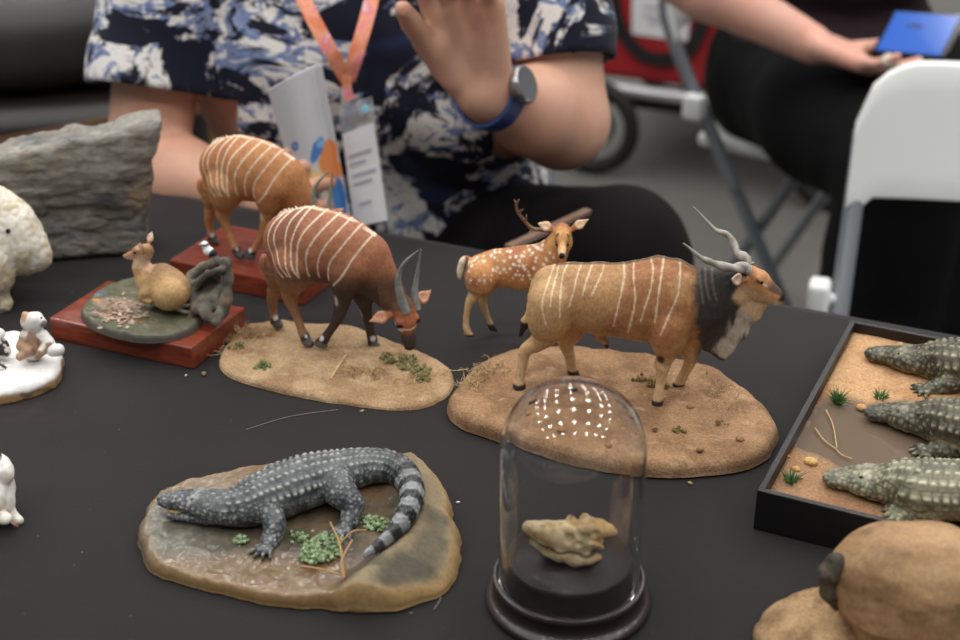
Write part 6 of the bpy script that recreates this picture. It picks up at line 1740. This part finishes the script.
# one crocodile body bent three ways
def tray_croc(label, pal, pts, legpts, nm='crocodile_figurine', turn=(0, 0, 0)):
    """pts: head and shoulder marks (px, py, z, r); the trunk and tail carry on along the last direction"""
    s0 = ft.g(*pts[0][:3])
    loc = np.array([s0[0], s0[1], 0])
    sp = [(ft.g(x, y, z) - loc, r) for x, y, z, r in pts]
    d = sp[-1][0] - sp[-3][0]; d[2] = 0; d /= np.linalg.norm(d); sdv = np.cross([0, 0, 1], d)
    q = sp[-1][0].copy()
    for st, bend, z, r in ((.028, .05, GT + .0195, .0195), (.030, .02, GT + .0190, .0185), (.026, -.02, GT + .0165, .0145), (.026, -.10, GT + .0135, .0112), (.026, -.22, GT + .0112, .0088), (.026, -.34, GT + .0090, .0064), (.024, -.46, GT + .0070, .0042), (.022, -.5, GT + .005, .0014)):
        bend += turn[len(sp) - len(pts)] if len(sp) - len(pts) < 3 else turn[2]
        d2 = d*math.cos(bend) + sdv*math.sin(bend); q = q + d2*st; q[2] = z; sp.append((q.copy(), r))
    lg = [[(ft.g(x, y, z) - loc, r) for x, y, z, r in L] for L in legpts]
    sh = lg[0][0][0]; 
    lg.append([(sh + sdv*.012 + [0, 0, 0], .008), (sh + sdv*.026 - d*.004 + [0, 0, -.004], .0062), (np.append((sh + sdv*.034 - d*.010)[:2], GT + .004), .0048), (np.append((sh + sdv*.036 - d*.016)[:2], GT + .0030), .0042)])
    hp = sp[len(pts) + 1][0]
    for q_ in (-1, 1):
        lg.append([(hp + sdv*q_*.012, .011), (hp + sdv*q_*.023 + d*.006 + [0, 0, -.004], .0080), (np.append((hp + sdv*q_*.026 - d*.006)[:2], GT + .005), .006), (np.append((hp + sdv*q_*.027 - d*.014)[:2], GT + .0032), .0046)])
    V, F, col, info = croc_mesh(sp, lg, pal, .00105, 3, False, 1.15, 8)
    V[:, 2] = np.maximum(V[:, 2], GT - .002)
    w = ft.o + ft.u*loc[0] + ft.n*loc[1]
    t = thing(nm, label, 'crocodile', (w[0], w[1], T), ft.a, 'crocodiles lying in the tray')
    b_ = mesh_obj('crocodile_body', V, F, M['croc'], t, col)
    croc_extras(b_, info, 14)
    return t
pal1 = ((56, 54, 42), (96, 92, 72), (172, 166, 138), (182, 164, 116)); pal3 = ((92, 92, 72), (140, 138, 112), (206, 202, 174), (192, 182, 142))
tray_croc('dark olive crocodile lying at the back of the tray on dry ground', pal1,
    [(873, 354, GT + .0075, .0060), (888, 355, GT + .0080, .0072), (906, 358, GT + .0098, .0118), (922, 360, GT + .0108, .0132), (935, 361, GT + .0125, .0145), (958, 363, GT + .0165, .0185)],
    [[(948, 374, GT + .010, .0095), (951, 384, GT + .007, .0075), (938, 387, GT + .0045, .0056), (929, 389, GT + .0035, .0048)]])
tray_croc('dark olive crocodile lying in the middle of the tray, forefoot in the water', pal1,
    [(873, 413, GT + .0055, .0060), (888, 413, GT + .0062, .0072), (906, 416, GT + .0085, .0118), (921, 418, GT + .0098, .0130), (935, 420, GT + .0118, .0145), (958, 425, GT + .0155, .0185)],
    [[(950, 436, GT + .008, .0095), (956, 447, GT + .005, .0075), (942, 449, GT + .003, .0058), (931, 451, GT + .0020, .0050)]], turn=(.06, .16, .24))
tray_croc('pale olive crocodile lying nearest the front edge of the tray', pal3,
    [(833, 479, GT + .0055, .0062), (849, 479, GT + .0062, .0075), (868, 481, GT + .0085, .0124), (885, 483, GT + .0098, .0138), (901, 485, GT + .0118, .0155), (926, 489, GT + .0155, .0195)],
    [[(930, 496, GT + .011, .0105), (934, 508, GT + .009, .0085), (919, 512, GT + .0045, .0060), (905, 513, GT + .0035, .0050)]], turn=(.22, .30, .26))

# ------------------------------------------------------------------ glass dome on a black turned base, crocodile skull inside
dc = (onz(508, 555, .034) + onz(631, 555, .034))/2
dome = thing('display_dome', 'clear glass bell dome on a round stepped black wooden base', 'display dome', (dc[0], dc[1], T))
mb = MB(); mb.lathe([(0, 0), (.0500, 0), (.0518, .0012), (.0522, .003), (.0512, .0052), (.0488, .0062), (.0472, .0072), (.0466, .010), (.0466, .0150), (.0474, .0162), (.0477, .0178), (.0470, .0194), (.0455, .0198), (.0446, .0190), (.0440, .0180), (.0398, .0180), (.0392, .0192), (.0390, .0300), (.0388, .0332), (.0378, .0342), (0, .0342)], 96)
M['domebase'] = plain('dark_turned_wood', (42, 33, 33), .34, var=.2, vscale=40, coat=.15)
mb.build('wooden_base', M['domebase'], dome)
m, nt, b = new_mat('clear_glass'); setin(b, base_color=(1, 1, 1, 1), roughness=.0, ior=1.46); b.inputs['Transmission Weight'].default_value = 1.0; M['glass'] = m
topz = .154
def domeprof(r, zt, z0):
    zc = zt - r*.98
    return [(r, z0), (r, (z0 + zc)/2), (r, zc)] + [(r*math.cos(a), zc + r*.98*math.sin(a)) for a in np.linspace(0, math.pi/2, 22)[1:]]
po = domeprof(.0438, topz, .0184); pi_ = domeprof(.0425, topz - .0013, .0184)
mb = MB(); mb.lathe(po[:-1] + [(1e-5, po[-1][1])], 96); n1_ = len(mb.v)
gl = MB()
n = 96
prof = po[:-1] + [(0.0002, po[-1][1])]
prof2 = pi_[:-1] + [(0.0002, pi_[-1][1])]
V = [(r*math.cos(2*math.pi*i/n), r*math.sin(2*math.pi*i/n), z) for r, z in prof for i in range(n)]
F = [(j*n + i, j*n + (i + 1) % n, (j + 1)*n + (i + 1) % n, (j + 1)*n + i) for j in range(len(prof) - 1) for i in range(n)]
o_ = len(V); V += [(r*math.cos(2*math.pi*i/n), r*math.sin(2*math.pi*i/n), z) for r, z in prof2 for i in range(n)]
F += [(o_ + j*n + i, o_ + (j + 1)*n + i, o_ + (j + 1)*n + (i + 1) % n, o_ + j*n + (i + 1) % n) for j in range(len(prof2) - 1) for i in range(n)]
F += [(i, o_ + i, o_ + (i + 1) % n, (i + 1) % n) for i in range(n)]
k = (len(prof) - 1)*n; F.append(tuple(k + i for i in range(n))); k2 = o_ + (len(prof2) - 1)*n; F.append(tuple(k2 + i for i in range(n))[::-1])
gl.add(V, F); gl.build('glass_dome', M['glass'], dome)
# skull: snout to the left, jaw closed, hinge to the right
fk = Frame(onz(572, 567, .0342)[:2] + np.array([.0017, .0105]), -8)
K = Fig(fk); p = K.p; S = K.S
m2 = lambda x, y, yl=0: K.m(x, y, -abs(yl))*[1, (-1 if yl > 0 else 1), 1]
c0 = lambda x, y, yl=0: K.m(x, y, 0)*[1, 0, 1] + [0, yl, 0]
S.chain([(c0(531, 531), 7.5*p, 1.0), (c0(545, 535), 11.5*p, 1.0), (c0(560, 538), 14.5*p, .95), (c0(574, 540), 16*p, .95), (c0(586, 538), 15*p, .95)], .003)
S.chain([(c0(586, 528), 8*p, 1.7), (c0(600, 530), 6.5*p, 1.7), (c0(609, 532), 4.5*p, 1.3), (c0(615, 534), 2.6*p, 1.0)], .0025)
S.chain([(c0(527.5, 528), 4.2*p, 1.5), (c0(534, 528), 4.6*p, 1.3)], .002)
for q in (-1, 1):
    S.chain([(c0(533, 541, q*.0025), 3.4*p), (c0(547, 548, q*.0050), 4.6*p), (c0(560, 551, q*.0068), 6*p)], .0012)
    S.chain([(c0(560, 547, q*.0075), 6*p), (c0(576, 553, q*.0085), 7*p), (c0(590, 552, q*.0085), 5.5*p), (c0(599, 551, q*.0085), 3.6*p)], .0020)
    S.ball(c0(570, 527, q*.0055), 4.6*p, .0015); S.ball(c0(584, 525, q*.006), 4.2*p, .0015)
    S.cap(c0(590, 538, q*.0085), c0(602, 541, q*.0085), 3*p, 2.6*p, .0015)
    S.ball(c0(571, 533, q*.0090), 5*p, .0010, op='sub'); S.ball(c0(580, 537, q*.0100), 3.4*p, .0010, op='sub'); S.cap(c0(592, 541, q*.0105), c0(600, 542, q*.0105), 3.6*p, 3*p, .0010, op='sub')
    S.ball(c0(597, 529, q*.0080), 4.4*p, .0010, op='sub'); S.ball(c0(530, 523.5, q*.003), 2.2*p, .0006, op='sub'); S.ball(c0(575, 556, q*.0150), 4*p, .0010, op='sub')
    for k in range(9): S.ball(c0(540 + k*4.2, 541 + k*.9, q*(.0065 + .0006*k)), 1.5*p, .0006)
V, F = S.build(.0006, smooth=1); N = normals(V, F)
V = V + N*(.0005*fbm(V, 170, 3, 4))[:, None]
zmin = np.percentile(V[:, 2], .3); V[:, 2] -= zmin - .0342; V[:, 2] = np.maximum(V[:, 2], .0343)
a = fbm(V, 130, 3, 3)
col = mix(lin((214, 192, 148))[None], lin((176, 142, 90))[None], ss(-.2, .4, a))
col = mix(col, lin((112, 82, 48))[None], ss(.3, .55, fbm(V, 330, 3, 12))*.6)
col = mix(col, lin((206, 158, 84))[None], ss(m2(590, 540)[0], m2(600, 540)[0], V[:, 0])*.6)
gum = np.array([c0(a_, b_)[[0, 2]] for a_, b_ in ((531, 536), (546, 541), (562, 545), (574, 544), (585, 548), (596, 547))]); col = mix(col, lin((70, 52, 34))[None], (1 - ss(.0004, .0011, stripe_field([gum - [0, zmin - .0342]], V[:, 0], V[:, 2])))*.85)
sk = thing('crocodile_skull', 'small yellowed crocodile skull lying under the glass dome', 'skull', (fk.o[0], fk.o[1], T), fk.a)
sb = mesh_obj('skull_bone', V, F, M['bone'], sk, col)

# ------------------------------------------------------------------ brown animal on a tan rock, out of focus at the lower right corner
fz = Frame((.262, .668), -17)
Z_ = Fig(fz); p = Z_.p; S = Z_.S
brown = thing('brown_animal_sculpture', 'stout brown furry animal on a tan rock, cut off by the lower right corner', 'sculpture', (fz.o[0], fz.o[1], T), fz.a)
S.chain([(Z_.m(893, 582), 58*p, .8), (Z_.m(930, 592), 62*p, .85), (Z_.m(985, 608), 58*p, .8), (Z_.m(1035, 606), 50*p, .75)], .012)
S.chain([(Z_.m(1040, 596), 40*p, .7), (Z_.m(1080, 586), 34*p, .75), (Z_.m(1105, 596), 20*p, .8)], .012)
for xx, q in ((884, -.016), (884, .016), (1020, -.016), (1020, .016)):
    a0 = Z_.m(xx, 620, q); S.chain([(a0, 30*p), ((a0[0], q, .024), 20*p), ((a0[0] - .002, q, .012), 16*p)], .008)
V, F = S.build(.0014, smooth=1); N = normals(V, F)
fur = fbm(V*[.5, 1, 1.0], 150, 3, 5)
V = V + N*(.0006*fur + .0015*fbm(V, 40, 2, 3))[:, None]; V[:, 2] = np.maximum(V[:, 2], .008)
a = fbm(V*[.6, 1, 1], 60, 4, 8)
col = mix(lin((158, 122, 82))[None], lin((120, 88, 56))[None], ss(-.3, .35, a + .25*fur))
col = mix(col, lin((184, 150, 108))[None], ss(-.2, .5, fbm(V*[.35, 1, 1], 120, 3, 18))*.45)
bd = mesh_obj('animal_body', V, F, M['fur'], brown, col)
S = Sdf(); S.chain([(Z_.m(836, 562, -.012), 9*p), (Z_.m(829, 574, -.014), 10*p), (Z_.m(830, 592, -.014), 9*p), (Z_.m(837, 606, -.012), 5*p)], .003)
S.cap(Z_.m(836, 568, -.012), Z_.m(862, 570, 0), 6*p, 6*p, .003)
V, F = S.build(.0009); V = V + normals(V, F)*(.0007*fbm(V, 260, 3, 2))[:, None]
col = mix(lin((58, 52, 44))[None], lin((84, 74, 62))[None], ss(-.3, .3, fbm(V, 200, 3, 3)))
t_l = mesh_obj('tail', V, F, M['fur'], brown, col); t_l['label'] = 'short dark bushy tail'
outl = [(757, 640), (762, 618), (775, 602), (800, 590), (835, 582), (880, 580), (960, 606), (1050, 632), (1080, 660), (1070, 700), (960, 730), (850, 720), (780, 690)]
O = np.array([fz.g(x, y, .006) for x, y in outl])
def h_z(x, y):
    P = np.stack([x, y, 0*x], 1); return .0125 + .0030*fbm(P, 45, 3, 4)
mound('rock_base', O, h_z, M['earth'], brown, earth_col((168, 136, 98), (126, 96, 66), (84, 68, 54), 31, 60), 46, 180, .22, .05, 8)

# ------------------------------------------------------------------ crumbs on the cloth
for i, (x, y, r, c) in enumerate([(204, 375, .0032, (128, 112, 78)), (186, 376, .0016, (196, 200, 206)), (362, 412, .0022, (150, 144, 110)), (458, 503, .0016, (220, 214, 206)), (612, 467, .0014, (200, 180, 150)), (690, 484, .0022, (150, 140, 100))]):
    l = onz(x, y); g = np.random.default_rng(i); mb = MB(); mb.ico((0, 0, 0), (r, r*.7, r*.45), 1, lin(c))
    o = mb.build('crumb', M['earth'], None, True, True); o.location = (l[0], l[1], T + r*.42); o.rotation_euler = (0, 0, g.uniform(0, 3))
    tag(o, ['tan crumb on the cloth just right of the red plinth corner', 'white crumb on the cloth below the red plinth', 'pale green crumb at the front rim of the sandy oval base', 'white crumb on the cloth between the crocodile base and the large earth base', 'pale crumb on the cloth just behind the glass dome', 'olive crumb at the front rim of the large earth base'][i], 'crumb', 'crumbs on the cloth')

# loose fibres lying on the cloth
for i, (pts, lb) in enumerate([([(431, 584), (439, 590), (440, 600), (434, 610)], 'thin pale fibre curling on the cloth at the right foot of the crocodile base'), ([(246, 430), (290, 417), (338, 410)], 'long faint fibre on the cloth below the sandy oval base')]):
    Q = catmull([onz(x, y) for x, y in pts], 8); o_ = Q[0].copy(); mb = MB(); mb.tube([q - o_ + np.array([0, 0, .0004]) for q in Q], .00032, 5, lin((128, 118, 112)))
    o = mb.build('fibre', M['tuft'], None, True, True); o.location = (o_[0], o_[1], T); tag(o, lb, 'fibre', 'fibres on the cloth')
